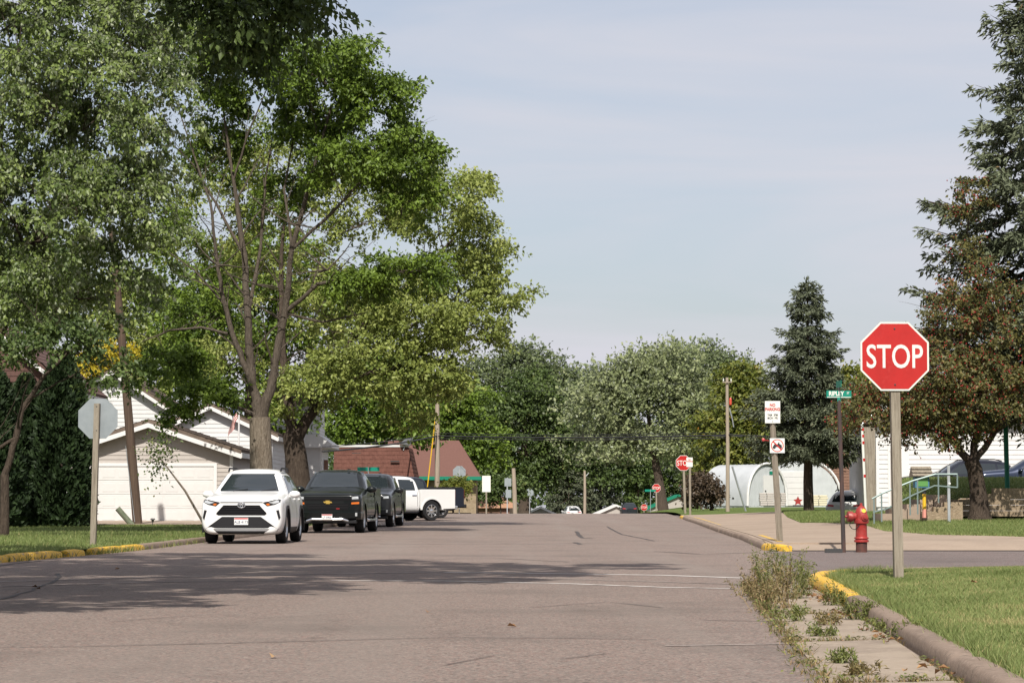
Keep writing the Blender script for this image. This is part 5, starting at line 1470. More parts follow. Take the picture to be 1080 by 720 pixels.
# little library on a pencil post
k = 69 / FPX
r = empty('little_library', ((974 - 540) * k, 69, .60), .05, 'little book box with shake roof on a yellow pencil post', 'book box')
pz = lambda py: (541 - py) * k
MB().lathe([(.055, -.1), (.055, pz(536))], 6).build('eraser', mat('pink', (.6, .25, .2), .7), r)
MB().lathe([(.05, pz(536)), (.05, pz(520))], 6).build('pencil_post', M['yellow'], r)
MB().lathe([(.05, pz(520)), (.05, pz(512))], 6).build('post_top', M['sign_black'], r)
bx = MB().bbox(-.19, .19, -.15, .15, pz(513.5), pz(500)).build('box', mat('blue_box', (.05, .16, .24), .6), r, (-.08, 0, 0))
MB().bbox(-.15, .15, -.165, -.151, pz(512), pz(503)).build('door', mat('green_pane', (.10, .26, .07), .4), bx)
rf = MB().add([(-.30, -.27, pz(502)), (.24, -.27, pz(502)), (.24, .05, pz(491)), (-.30, .05, pz(491)), (-.30, .30, pz(502)), (.24, .30, pz(502))], [(0, 1, 2, 3), (3, 2, 5, 4), (0, 3, 4), (1, 5, 2), (0, 4, 5, 1)]).build('roof', M['wood'], r, (-.05, 0, 0))
for i in range(3):
    MB().bbox(-.30, .24, -.29 + i * .1, -.17 + i * .1, pz(502) + .02 + i * .094, pz(502) + .045 + i * .094).build('shake_course', M['wood'], rf)
r = empty('steel_post', on(1000, 68.5, .58), 0, 'plain galvanized post in front of the stone wall', 'post')
MB().prism([(-.035, 0), (.035, 0), (.035, .05), (-.035, .05)], 'z', -.2, 1.32).build('post', M['steel'], r)
MB().lathe([(.0, -.03), (.03, -.02), (.03, 0)], 10, 'y', (.02, 0, .83)).build('reflector', M['sign_white'], r)
r = empty('green_pole', on(1062, 74, 1.2), 0, 'green steel pole rising behind the stone wall', 'pole')
gz = lambda py: (516 - py) * 74 / FPX
MB().tube([(0, 0, -.3), (-.03, 0, gz(475)), (-.05, 0, gz(400))], .07, 10).build('pole', M['green_p'], r)

# white lap-sided building with shop sign
k = 108 / FPX
bx0 = (925 - 540) * k
r = empty('white_shop_building', (bx0, 108, .9), 0, 'long white lap-sided shop building behind the parked dark cars', 'building')
WL, HH = 13.0, 3.3
MB().bbox(0, WL, .02, 9, -.6, HH).build('wall', M['siding_w'], r)
dl, dr_ = (936 - 925) * k, (958 - 925) * k
siding_wall('front_siding', (0, .0), (WL, .0), -.2, lambda s: HH, M['siding_w'], r, .20, (0, -1), holes=[(dl / WL, dr_ / WL, -.3, 2.35)])
MB().bbox(-.06, .06, -.04, .06, -.2, HH).build('corner_board', M['trim'], r)
dd = MB().bbox(dl, dr_, -.06, .01, -.2, 2.38).build('door_frame', M['trim'], r)
MB().bbox(dl + .1, dr_ - .45, -.075, -.061, -.2, 2.25).build('door', M['siding'], dd)
MB().prism([(-.4, HH), (9.4, HH), (4.5, HH + .7)], 'x', -.3, WL + .3).build('roof', M['shingle'], r)
sx0 = (1000 - 925) * k; sx1 = (1064 - 925) * k
sb = MB().bbox(sx0, sx1, -.16, -.05, (523 - 502) * k, (523 - 494) * k).build('shop_sign', M['sign_black'], r)
cxm = (sx0 + sx1) / 2
link('lettering', text_mesh('PLUMBING & ELECTRICAL', .24, 'lettering', .004, .004, .92), M['sign_white'], sb, (cxm, -.166, (523 - 498) * k))
mb = MB()
for i in range(40):      # stone veneer below the sign
    a = sx0 + .1 + (sx1 - sx0) * random.random(); b_ = -.1 + .85 * random.random()
    q = [(a + random.uniform(.1, .2) * math.cos(2 * PI * j / 6), b_ + random.uniform(.06, .12) * math.sin(2 * PI * j / 6)) for j in range(6)]
    MB().prism(q, 'y', -.07, -.03).build('veneer_stone', M['stone'], r)
# brick building behind the spruce
r = empty('brick_building', ((868 - 540) * 195 / FPX, 195, .5), 0, 'reddish brick building glimpsed behind the spruce and hoop shed', 'building')
MB().bbox(0, 5.0, 0, 8, -.5, 4.6).build('wall', M['brick'], r)
mb = MB()
for i in range(20): mb.bbox(.02, 4.98, -.03, -.001, .02 + i * .225, .02 + i * .225 + .2)
mb.build('brick_courses', M['brick'], r)['kind'] = 'stuff'
MB().bbox(-.1, 5.1, -.1, 8.1, 4.6, 4.8).build('parapet', M['pave'], r)
# weathered wooden column and banded mast by the white building
r = empty('grey_column', on(916.5, 101, .75), 0, 'weathered grey wooden column at the corner of the white building', 'column')
MB().bbox(-.22, .22, -.15, .15, -.3, 3.1).build('column', M['wood'], r)
r = empty('banded_mast', on(909, 88, .55), .1, 'thin white mast with red bands and bent top arm beside the hydrant', 'mast')
k = 88 / FPX
mz = lambda py: (545 - py) * k
MB().tube([(.12, 0, -.2), (.06, 0, mz(500)), (0, 0, mz(452))], .045, 8).build('mast', M['sign_white'], r)
for a in (456, 463, 470, 488, 505): MB().tube([(.02 + .1 * (a - 452) / 93, 0, mz(a + 3)), (.018 + .1 * (a - 452) / 93, 0, mz(a))], .052, 8).build('red_band', M['sign_red'], r)
MB().tube([(0, 0, mz(452)), (.3, 0, mz(444)), (.55, 0, mz(440)), (.7, 0, mz(436))], .05, 6).build('arm', M['steel'], r)
MB().lathe([(0, -.1), (.2, -.06), (.22, .0), (.1, .06)], 12, 'y', (.7, 0, mz(437))).build('lamp_head', M['sign_white'], r)

# flag by the garage
p = on(252, 112, .1)
r = empty('flag_pole', p, 0, 'white flagpole with a hanging striped flag behind the garage roof', 'flagpole')
k = 112 / FPX
zt = (552 - 420) * k
MB().tube([(0, 0, -.2), (0, 0, zt)], [.05, .035], 8).build('pole', M['trim'], r)
MB().lathe([(0, zt), (.06, zt + .05), (0, zt + .11)], 10, cap=False).build('finial', M['trim'], r)
nu, nv = 13, 16
mb = MB(); vs_, fs, mi = [], [], []
for j in range(nv + 1):
    for i in range(nu * 2 + 1):
        u, v = i / (nu * 2), j / nv           # u along the hoist, v along the fly: hangs limp
        z = zt - .12 - u * .95 - v * 1.25 * (1 - .25 * u)
        x = -.05 - .46 * v * (1 - .3 * v) - .10 * u * v + .05 * math.sin(v * 9 + u * 4)
        y = .16 * math.sin(v * 11 + u * 3) * v
        vs_.append((x, y, z))
for j in range(nv):
    for i in range(nu * 2):
        s = 2 * nu + 1
        fs.append((j * s + i, j * s + i + 1, (j + 1) * s + i + 1, (j + 1) * s + i))
        stripe = (i // 2) % 2
        mi.append(2 if (i < 14 and j < nv * .42) else stripe)
mb.v, mb.f, mb.m = vs_, fs, mi
mb.build('flag', [M['sign_red'], M['sign_white'], mat('flag_blue', (.02, .04, .16), .7)], r, smooth=True, fix=False)
# ------------------------------------------------------------------ vehicles
M['rubber'] = mat('tyre_rubber', (.018, .018, .019), .85, spec=.2)
M['plastic'] = mat('black_plastic', (.018, .018, .020), .55, spec=.2)
M['grillemat'] = mat('grille_black', (.006, .006, .007), .45, spec=.15)
M['chrome'] = mat('chrome', (.72, .73, .74), .15, .95)
M['alloy'] = mat('alloy', (.50, .51, .52), .3, .85)
M['carglass'] = mat('car_glass', (.018, .024, .028), .04, spec=.8)
M['lampglass'] = mat('headlamp', (.55, .57, .58), .10, .4, coat=.8)
M['amber'] = mat('amber_lens', (.55, .13, .015), .25)
M['redlens'] = mat('red_lens', (.42, .012, .015), .2)
M['plate'] = mat('licence_plate', (.68, .68, .66), .5)
M['gold'] = mat('gold_emblem', (.62, .42, .10), .3, .6)
M['seam'] = mat('panel_seam', (.01, .01, .01), .8)

def paint(name, c, flake=0.0):
    return mat(name, c, .35, flake, .12, coat=.5)

def loft(stations, n_half=7):
    """rings of the right half mirrored; returns verts, faces"""
    vs_, fs = [], []
    rings = []
    for (y, zb, wb, wm, zm, ws, zs, wr, zr, zt) in stations:
        half = [(0, zb), (wb * .7, zb), (wb, zb + .02), (wm, zm), (ws * 1.0, (zm + zs) / 2 + .03), (ws, zs), (wr, zr), (wr * .62, zt - .012), (0, zt)]
        ring = [(x, y, z) for x, z in half] + [(-x, y, z) for x, z in reversed(half[1:-1])]
        rings.append(ring)
    k = len(rings[0]); h = 9
    for rg in rings: vs_ += rg
    for i in range(len(rings) - 1):
        for j in range(k): fs.append((i * k + j, i * k + (j + 1) % k, (i + 1) * k + (j + 1) % k, (i + 1) * k + j))
    for base in (0, (len(rings) - 1) * k):
        R_ = [base + j for j in range(h)]; L_ = [base] + [base + k - j for j in range(1, h - 1)] + [base + h - 1]
        for j in range(h - 1):
            q = [R_[j], R_[j + 1], L_[j + 1], L_[j]]
            q = list(dict.fromkeys(q)); fs.append(tuple(q))
    return vs_, fs

def car_body(stations, wheels, wr_, parent, mats, name='body'):
    vs_, fs = loft(stations)
    o = MB().add(vs_, fs).build(name, mats, parent)
    sub = o.modifiers.new('sub', 'SUBSURF'); sub.levels = 2; sub.render_levels = 2
    cut = MB()
    for (x, y) in wheels:
        s = 1 if x > 0 else -1
        cut.lathe([(wr_, s * (abs(x) - .17)), (wr_, s * (abs(x) + .6))], 36, 'x', (0, y, wr_ - .055))
    co_ = cut.build('cutter', [mats[0]], parent)
    bo = o.modifiers.new('cut', 'BOOLEAN'); bo.operation = 'DIFFERENCE'; bo.object = co_; bo.solver = 'EXACT'
    dg = bpy.context.evaluated_depsgraph_get(); dg.update()
    me = bpy.data.meshes.new_from_object(o.evaluated_get(dg))
    o.modifiers.clear()
    old = o.data; o.data = me; bpy.data.meshes.remove(old)
    cd = co_.data; bpy.data.objects.remove(co_); bpy.data.meshes.remove(cd)
    me.materials.clear()
    for m in mats: me.materials.append(m)
    mi = []
    for p in me.polygons:
        c = p.center; inside = 0
        for (x, y) in wheels:
            rr = math.hypot(c.y - y, c.z - (wr_ - .055))
            if rr < wr_ + .012 and abs(c.x) > abs(x) - .19 and abs(c.x) < abs(x) + .5 and c.x * x > 0: inside = 1
        mi.append(inside)
    me.polygons.foreach_set('material_index', mi)
    me.polygons.foreach_set('use_smooth', [True] * len(mi))
    try: me.set_sharp_from_angle(angle=math.radians(38))
    except Exception: pass
    bm = bmesh.new(); bm.from_mesh(me)
    bvh = BVHTree.FromBMesh(bm); bm.free()
    return o, bvh

def decal(bvh, poly, axis, m, parent, name, proud=.006, depth=.03, cuts=4):
    """polygon laid on the body surface along an axis: 'f' front / 'b' back take (x, z); 'l' / 'r' sides take (y, z); 't' top takes (x, y)"""
    bm = bmesh.new()
    D = {'f': Vector((0, -1, 0)), 'b': Vector((0, 1, 0)), 'r': Vector((-1, 0, 0)), 'l': Vector((1, 0, 0)), 't': Vector((0, 0, -1))}[axis]
    def P(a, b): return {'f': Vector((a, 6, b)), 'b': Vector((a, -6, b)), 'r': Vector((6, a, b)), 'l': Vector((-6, a, b)), 't': Vector((a, b, 6))}[axis]
    vs_ = [bm.verts.new(P(a, b)) for a, b in poly]
    bm.faces.new(vs_)
    bmesh.ops.triangulate(bm, faces=bm.faces)
    bmesh.ops.subdivide_edges(bm, edges=bm.edges[:], cuts=cuts, use_grid_fill=True)
    hits = {}
    for v in bm.verts:
        h = bvh.ray_cast(v.co, D, 12)
        if h[0] is None: h = bvh.find_nearest(v.co + D * 6)
        hits[v] = h[0].copy() if h[0] is not None else v.co + D * 6
        hits[v] = Vector([hits[v][i] if abs(D[i]) > .5 else v.co[i] for i in range(3)])
    for v in bm.verts: v.co = hits[v] - D * proud
    r = bmesh.ops.extrude_face_region(bm, geom=bm.faces[:])
    for e in r['geom']:
        if isinstance(e, bmesh.types.BMVert): e.co = e.co + D * (proud + depth)
    bmesh.ops.recalc_face_normals(bm, faces=bm.faces)
    me = bpy.data.meshes.new(name); bm.to_mesh(me); bm.free()
    me.polygons.foreach_set('use_smooth', [True] * len(me.polygons))
    try: me.set_sharp_from_angle(angle=math.radians(35))
    except Exception: pass
    return link(name, me, m, parent)

def mir(poly): return [(-a, b) for a, b in poly]

def add_wheel(root, x, y, R, wd, rimr, spokes=6, rimm=None):
    s = 1 if x > 0 else -1
    w = MB().lathe([(rimr * .9, -s * wd * .3), (rimr * .9, s * wd * .1), (rimr * .35, s * wd * .12), (0, s * wd * .12)], 20, 'x', cap=False).build('wheel', M['plastic'], root, (x, y, R))
    MB().lathe([(rimr, -wd / 2 + .01), (R * .93, -wd / 2), (R * .985, -wd / 2 + .03), (R, -wd / 4), (R, wd / 4), (R * .985, wd / 2 - .03), (R * .93, wd / 2), (rimr, wd / 2 - .01)], 32, 'x', cap=False).build('tyre', M['rubber'], w, smooth=40)
    rm = MB()
    rm.lathe([(rimr * 1.01, s * (wd / 2 - .012)), (rimr * .96, s * (wd / 2 - .006)), (rimr * .90, s * (wd / 2 - .05)), (rimr * .88, s * wd * .1)], 28, 'x', cap=False)
    rm.lathe([(rimr * .30, s * wd * .18), (rimr * .28, s * (wd / 2 - .03)), (rimr * .1, s * (wd / 2 - .02)), (0, s * (wd / 2 - .02))], 16, 'x', cap=False)
    for i in range(spokes):
        a = 2 * PI * i / spokes
        c, q = math.cos(a), math.sin(a)
        pts = []
        for rr, hw, xx in ((rimr * .2, .045, wd / 2 - .035), (rimr * .93, .032, wd / 2 - .03)):
            for sg in (-1, 1):
                for dx in (0, -.03):
                    pts.append((s * (xx + dx), rr * c - sg * hw * q, rr * q + sg * hw * c))
        rm.add(pts, [(0, 2, 6, 4), (1, 5, 7, 3), (0, 4, 5, 1), (2, 3, 7, 6), (0, 1, 3, 2), (4, 6, 7, 5)])
    rm.build('rim', rimm or M['alloy'], w, smooth=30)
    return w

def mirror_part(root, x, y, z, m, sc=1.0):
    s = 1 if x > 0 else -1
    mb = MB()
    n = 10
    ring = []
    for (dy, k) in ((.07, .55), (.03, .95), (-.05, 1.0), (-.08, .85)):
        ring.append([(x + s * .13 * sc + .13 * sc * k * math.cos(2 * PI * i / n), y + dy * sc, z + .085 * sc * k * math.sin(2 * PI * i / n)) for i in range(n)])
    vs_ = sum(ring, []); fs = [(i * n + j, i * n + (j + 1) % n, (i + 1) * n + (j + 1) % n, (i + 1) * n + j) for i in range(3) for j in range(n)]
    fs += [tuple(range(n)), tuple(3 * n + j for j in range(n))]
    mb.add(vs_, fs)
    mb.box((x + s * .02, y, z - .04), (.12, .06, .04))
    return mb.build('mirror', m, root, smooth=50)

def plate(root, y, z, txt, s=1, x=0.0):
    p = MB().bbox(-.155, .155, -.008, .008, -.078, .078).build('licence_plate', M['plate'], root, (x, y, z))
    if s > 0: p.rotation_euler = (0, 0, PI)
    MB().bbox(-.15, .15, -.0095, -.0085, .045, .072).build('plate_band', M['sign_red'], p)
    link('lettering', text_mesh(txt, .085, 'lettering', .003, .001, .9), mat('plate_letters', (.10, .12, .18), .6), p, (0, -.0105, -.015))

SUVST = [
 (2.29, .26, .70, .78, .46, .78, .86, .70, .94, .96),
 (2.25, .22, .80, .89, .48, .88, .91, .76, .985, 1.01),
 (2.12, .20, .86, .93, .50, .905, .945, .80, 1.03, 1.06),
 (1.75, .19, .89, .94, .52, .915, .975, .82, 1.07, 1.115),
 (1.20, .19, .90, .94, .54, .915, .99, .83, 1.11, 1.155),
 (.98, .19, .90, .94, .54, .91, .99, .83, 1.13, 1.175),
 (.86, .19, .90, .94, .54, .905, .99, .82, 1.17, 1.22),
 (.22, .19, .90, .94, .54, .905, 1.00, .675, 1.585, 1.625),
 (.02, .19, .90, .94, .54, .905, 1.00, .66, 1.635, 1.685),
 (-.55, .19, .90, .94, .54, .905, 1.01, .655, 1.645, 1.70),
 (-1.20, .20, .90, .94, .54, .905, 1.02, .645, 1.63, 1.685),
 (-1.70, .23, .88, .93, .56, .89, 1.03, .625, 1.58, 1.63),
 (-1.92, .26, .86, .91, .58, .88, 1.04, .61, 1.43, 1.47),
 (-2.15, .30, .82, .88, .60, .86, 1.02, .62, 1.10, 1.12),
 (-2.26, .34, .74, .82, .60, .80, .98, .62, 1.02, 1.04)]

def make_suv(label, loc, rz, pm, emblem=True, platetxt='ALB 4173', group='parked vehicles', lower=None):
    root = empty('parked_suv', loc, rz, label, 'suv', group)
    wh = [(.79, 1.38), (-.79, 1.38), (.79, -1.31), (-.79, -1.31)]
    R = .365
    body, bvh = car_body(SUVST, wh, R + .06, root, [pm, M['plastic']])
    d = lambda poly, ax, m, name, **k: decal(bvh, poly, ax, m, root, name, **k)
    # glass
    d([(-.815, 1.17), (.815, 1.17), (.62, 1.572), (-.62, 1.572)], 'f', M['carglass'], 'windshield', proud=.010, cuts=9)
    for s, ax in ((1, 'r'), (-1, 'l')):
        d([(.62, 1.12), (-.32, 1.12), (-.32, 1.54), (.16, 1.53)], ax, M['carglass'], 'side_window', cuts=4)
        d([(-.40, 1.12), (-1.22, 1.13), (-1.20, 1.52), (-.40, 1.54)], ax, M['carglass'], 'side_window', cuts=4)
        d([(-1.30, 1.14), (-1.85, 1.18), (-1.62, 1.46), (-1.28, 1.51)], ax, M['carglass'], 'quarter_window', cuts=4)
        for y0 in (.86, -.36, -1.26):
            d([(y0, .42), (y0 - .014, .42), (y0 - .014, 1.08), (y0, 1.08)], ax, M['seam'], 'door_seam', proud=.002, cuts=5)
        d([(.92, .20), (-.90, .20), (-.90, .36), (.92, .36)], ax, M['plastic'], 'sill_cladding', proud=.012, cuts=5)
        for y0 in (-.12, -1.02): d([(y0, .98), (y0 - .2, .98), (y0 - .2, 1.01), (y0, 1.01)], ax, pm, 'door_handle', proud=.03)
        mb = MB()
        for wy in (1.38, -1.31):         # wheel arch cladding
            q = 22
            ring = []
            for i in range(q + 1):
                a = math.radians(-14 + 208 * i / q)
                for rr in (R + .055, R + .125):
                    for xx in (.885, .938): ring.append((s * xx, wy + rr * math.cos(a), R - .0 + rr * math.sin(a)))
            fs = []
            for i in range(q):
                b0, b1 = i * 4, (i + 1) * 4
                fs += [(b0, b1, b1 + 1, b0 + 1), (b0 + 1, b1 + 1, b1 + 3, b0 + 3), (b0 + 3, b1 + 3, b1 + 2, b0 + 2)]
            MB().add(ring, fs).build('arch_cladding', M['plastic'], root, smooth=40)
        mirror_part(root, s * .86, .66, 1.10, pm)
        MB().tube([(s * .60, .05, 1.635), (s * .60, -.1, 1.70), (s * .595, -1.2, 1.70), (s * .57, -1.5, 1.63)], .022, 6).build('roof_rail', M['plastic'], root)
    # front
    d([(-.40, .855), (.40, .855), (.56, .68), (.52, .63), (-.52, .63), (-.56, .68)], 'f', M['grillemat'], 'grille', proud=.004, cuts=5)
    for z0 in (.66, .71, .76, .81):
        w = .40 + (.855 - z0) * .8
        d([(-w, z0 - .006), (w, z0 - .006), (w, z0 + .006), (-w, z0 + .006)], 'f', M['plastic'], 'grille_bar', proud=.016, cuts=5)
    d([(-.43, .60), (.43, .60), (.78, .35), (-.78, .35)], 'f', M['plastic'], 'lower_grille', proud=.004, cuts=5)
    d([(-.62, .335), (.62, .335), (.55, .285), (-.55, .285)], 'f', M['alloy'], 'skid_plate', proud=.016, cuts=4)
    d([(-.82, .34), (.82, .34), (.76, .22), (-.76, .22)], 'f', M['plastic'], 'bumper_lip', proud=.008, cuts=5)
    d([(-.47, .905), (.47, .905), (.47, .925), (-.47, .925)], 'f', M['seam'], 'hood_seam', proud=.003, cuts=5)
    for s in (1, -1):
        f = (lambda p: p) if s > 0 else mir
        hl = d(f([(.47, .915), (.80, .99), (.855, .975), (.855, .92), (.74, .865), (.57, .83)]), 'f', M['plastic'], 'headlight', proud=.006, cuts=4)
        decal(bvh, f([(.60, .915), (.82, .965), (.835, .92), (.72, .88)]), 'f', M['lampglass'], hl, 'lens', .012)
        decal(bvh, f([(.54, .885), (.60, .895), (.64, .865), (.58, .845)]), 'f', M['amber'], hl, 'turn_lamp', .013)
        d(f([(.77, .74), (.83, .75), (.865, .58), (.83, .52)]), 'f', M['plastic'], 'fog_vent', proud=.006)
    if emblem:
        e = MB()
        for rx, rz_, x0, z0 in ((.085, .058, 0, 0), (.030, .056, 0, 0), (.060, .022, 0, .026)):
            e.tube([(x0 + rx * math.cos(2 * PI * i / 20), 0, z0 + rz_ * math.sin(2 * PI * i / 20)) for i in range(21)], .010, 5, cap=False)
        h = bvh.ray_cast(Vector((0, 6, .855)), Vector((0, -1, 0)), 12)
        e.build('emblem', M['chrome'], root, (0, h[0].y + .012, .855))
    h = bvh.ray_cast(Vector((0, 6, .47)), Vector((0, -1, 0)), 12)
    plate(root, h[0].y + .022, .50, platetxt)
    # tail
    for s in (1, -1):
        f = (lambda p: p) if s > 0 else mir
        d(f([(.45, .94), (.82, .96), (.80, 1.06), (.45, 1.02)]), 'b', M['redlens'], 'tail_light')
    d([(-.56, 1.16), (.56, 1.16), (.50, 1.46), (-.50, 1.46)], 'b', M['carglass'], 'rear_window')
    for x, y in wh: add_wheel(root, x, y, R, .225, .235, 10)
    for s in (-.32, .32):    # wiper blades
        MB().tube([(s + .05, 1.02, 1.175), (s - .28, .93, 1.215)], .010, 4).build('wiper', M['plastic'], root)
    return root

PUST = [
 (2.92, .44, .78, .90, .62, .92, .96, .86, 1.08, 1.10),
 (2.88, .40, .86, .98, .62, .98, 1.01, .90, 1.13, 1.15),
 (2.72, .36, .98, 1.015, .64, 1.0, 1.06, .93, 1.18, 1.21),
 (2.30, .36, .98, 1.02, .66, 1.0, 1.10, .93, 1.23, 1.27),
 (1.50, .36, .98, 1.02, .66, 1.0, 1.14, .93, 1.29, 1.34),
 (1.22, .36, .98, 1.02, .66, 1.0, 1.15, .93, 1.32, 1.365),
 (1.10, .36, .98, 1.02, .66, 1.0, 1.15, .92, 1.36, 1.41),
 (.48, .36, .98, 1.02, .66, 1.0, 1.17, .79, 1.80, 1.85),
 (.24, .36, .98, 1.02, .66, 1.0, 1.17, .77, 1.85, 1.905),
 (-.40, .36, .98, 1.02, .66, 1.0, 1.18, .765, 1.86, 1.92),
 (-.92, .36, .98, 1.02, .66, 1.0, 1.18, .76, 1.83, 1.89),
 (-1.04, .36, .98, 1.02, .66, 1.0, 1.18, .77, 1.74, 1.79),
 (-1.10, .36, .98, 1.01, .66, .99, 1.18, .80, 1.36, 1.40),
 (-1.12, .40, .86, 1.0, .66, .97, 1.16, .79, 1.32, 1.36)]

def make_pickup(label, loc, rz, pm, platetxt='TX 8264', trimm=None, emblem='bowtie', cover=False, heavy=False, rimm=None, group='parked vehicles', amber=True, lamp=None):
    root = empty('parked_pickup', loc, rz, label, 'pickup', group)
    R = .425 if heavy else .405
    wh = [(.86, 1.95), (-.86, 1.95), (.86, -1.72), (-.86, -1.72)]
    lift = .06 if heavy else 0
    body, bvh = car_body(PUST, wh[:2], R + .075, root, [pm, M['plastic']])
    d = lambda poly, ax, m, name, **k: decal(bvh, poly, ax, m, root, name, **k)
    # cargo bed: hollow box with wheel cut-outs
    bed_st = []
    outer = MB()
    q = 18; ra = R + .085; zc = R
    prof = [(-1.15, .50), (-1.15, 1.37), (-2.90, 1.37), (-2.92, .52)]
    pts = [(-2.90, .52)] + [(-1.72 - ra * math.cos(PI * i / q), max(.50, zc + ra * math.sin(PI * i / q))) for i in range(q + 1)] + [(-1.15, .50)]
    for s in (1, -1):
        mb = MB()
        poly = [(-1.15, 1.34), (-1.15, .50)] + [(-1.72 + ra * math.cos(PI * i / q), max(.50, zc + ra * math.sin(PI * i / q))) for i in range(q + 1)] + [(-2.90, .52), (-2.90, 1.34)]
        mb.prism(poly, 'x', s * .94, s * 1.0)
        bs = mb.build('bed_side', pm, root, bevel=.018)
        mb = MB()
        ring = []
        for i in range(q + 1):
            a = PI * i / q
            for rr in (ra - .012, ra + .055):
                for xx in (.96, 1.02): ring.append((s * xx, -1.72 + rr * math.cos(a), max(.47, zc + rr * math.sin(a))))
        fs = []
        for i in range(q):
            b0, b1 = i * 4, (i + 1) * 4
            fs += [(b0, b1, b1 + 1, b0 + 1), (b0 + 1, b1 + 1, b1 + 3, b0 + 3), (b0 + 3, b1 + 3, b1 + 2, b0 + 2)]
        MB().add(ring, fs).build('wheel_flare', pm, root, smooth=40)
        MB().bbox(s * .90 - .04, s * .90 + .09, -2.91, -1.14, 1.335, 1.375).build('bed_rail', M['plastic'], root, bevel=.012)
        tl = MB().bbox(s * .905 - .055, s * .905 + .105, -2.935, -2.80, .92, 1.30).build('tail_light', M['redlens'], root, bevel=.015)
    MB().bbox(-.93, .93, -2.87, -1.17, .70, .76).build('bed_floor', M['plastic'], root)
    MB().bbox(-.85, .85, -2.935, -2.875, .60, 1.335).build('tailgate', pm, root, bevel=.02)
    MB().bbox(-.94, .94, -1.17, -1.14, .55, 1.335).build('bed_front', pm, root)
    MB().bbox(-.985, .985, -3.05, -2.90, .47, .64).build('rear_bumper', M['chrome'] if heavy else M['plastic'], root, bevel=.03)
    MB().bbox(-.5, .5, -2.6, 2.2, .34, .46).build('chassis', M['plastic'], root)
    MB().bbox(-.80, .80, -1.80, -1.64, .36, .50).build('rear_axle', M['plastic'], root)
    MB().bbox(-.80, .80, 1.88, 2.02, .34, .46).build('front_axle', M['plastic'], root)
    for s in (1, -1):   # inner rear arches
        MB().bbox(s * .62 - .03, s * .62 + .03, -2.3, -1.15, .45, 1.0).build('wheel_liner', M['plastic'], root)
    if cover: MB().bbox(-.90, .90, -2.88, -1.16, 1.376, 1.43).build('tonneau_cover', M['plastic'], root, bevel=.02)
    # glass
    d([(-.905, 1.37), (.905, 1.37), (.755, 1.83), (-.755, 1.83)], 'f', M['carglass'], 'windshield', proud=.010, cuts=9)
    d([(-.62, 1.42), (.62, 1.42), (.60, 1.76), (-.60, 1.76)], 'b', M['carglass'], 'rear_window', proud=.004, cuts=4)
    for s, ax in ((1, 'r'), (-1, 'l')):
        d([(.90, 1.30), (-.03, 1.30), (-.03, 1.77), (.42, 1.76)], ax, M['carglass'], 'side_window')
        d([(-.13, 1.30), (-.90, 1.30), (-.88, 1.75), (-.13, 1.77)], ax, M['carglass'], 'side_window')
        for y0 in (1.12, -.07, -.98): d([(y0, .52), (y0 - .016, .52), (y0 - .016, 1.25), (y0, 1.25)], ax, M['seam'], 'door_seam', proud=.002, cuts=5)
        for y0 in (.16, -.72): d([(y0, 1.08), (y0 - .22, 1.08), (y0 - .22, 1.12), (y0, 1.12)], ax, M['chrome'] if heavy else pm, 'door_handle', proud=.035)
        mirror_part(root, s * .94, .98, 1.30, pm if not heavy else M['plastic'], 1.25)
        MB().tube([(s * .98, 1.3, .40), (s * 1.03, 1.2, .37), (s * 1.03, -.95, .37), (s * .98, -1.05, .40)], .045, 8).build('running_board', M['chrome'] if not heavy else M['plastic'], root)
        ring = []
        for i in range(q + 1):
            a = math.radians(-8 + 196 * i / q)
            for rr in (R + .07, R + .135):
                for xx in (.965, 1.022): ring.append((s * xx, 1.95 + rr * math.cos(a), R + rr * math.sin(a)))
        fs = []
        for i in range(q):
            b0, b1 = i * 4, (i + 1) * 4
            fs += [(b0, b1, b1 + 1, b0 + 1), (b0 + 1, b1 + 1, b1 + 3, b0 + 3), (b0 + 3, b1 + 3, b1 + 2, b0 + 2)]
        MB().add(ring, fs).build('wheel_flare', pm, root, smooth=40)
    # front
    d([(-.68, 1.055), (.68, 1.055), (.70, .95), (-.70, .95)], 'f', M['grillemat'], 'upper_grille', cuts=5)
    d([(-.66, .875), (.66, .875), (.58, .67), (-.58, .67)], 'f', M['grillemat'], 'lower_grille', cuts=5)
    for z0 in (.985, 1.02): d([(-.67, z0 - .006), (.67, z0 - .006), (.67, z0 + .006), (-.67, z0 + .006)], 'f', M['plastic'], 'grille_bar', proud=.018, cuts=5)
    for z0 in (.72, .77, .82): d([(-.60, z0 - .006), (.60, z0 - .006), (.60, z0 + .006), (-.60, z0 + .006)], 'f', M['plastic'], 'grille_bar', proud=.018, cuts=5)
    bmp = MB()
    vs_, fs = [], []
    bx_ = [(-1.01, 2.55), (-.98, 2.86), (-.80, 2.98), (-.4, 3.02), (0, 3.03), (.4, 3.02), (.80, 2.98), (.98, 2.86), (1.01, 2.55)]
    for x, y in bx_:
        for z, dy in ((.40, -.10), (.44, -.02), (.60, 0), (.64, -.04)): vs_.append((x, y + dy, z))
    for i in range(8):
        for j in range(3): fs.append((i * 4 + j, (i + 1) * 4 + j, (i + 1) * 4 + j + 1, i * 4 + j + 1))
        fs.append((i * 4 + 3, (i + 1) * 4 + 3, (i + 1) * 4, i * 4))
    bmp.add(vs_, fs).build('front_bumper', pm, root, smooth=45)
    MB().tube([(-.62, 3.0, .36), (-.45, 3.03, .41), (0, 3.045, .40), (.45, 3.03, .41), (.62, 3.0, .36)], [.03, .045, .045, .045, .03], 8).build('skid_bar', M['chrome'], root)
    MB().bbox(-.85, .85, 2.6, 2.9, .28, .40).build('air_dam', M['plastic'], root, bevel=.03)
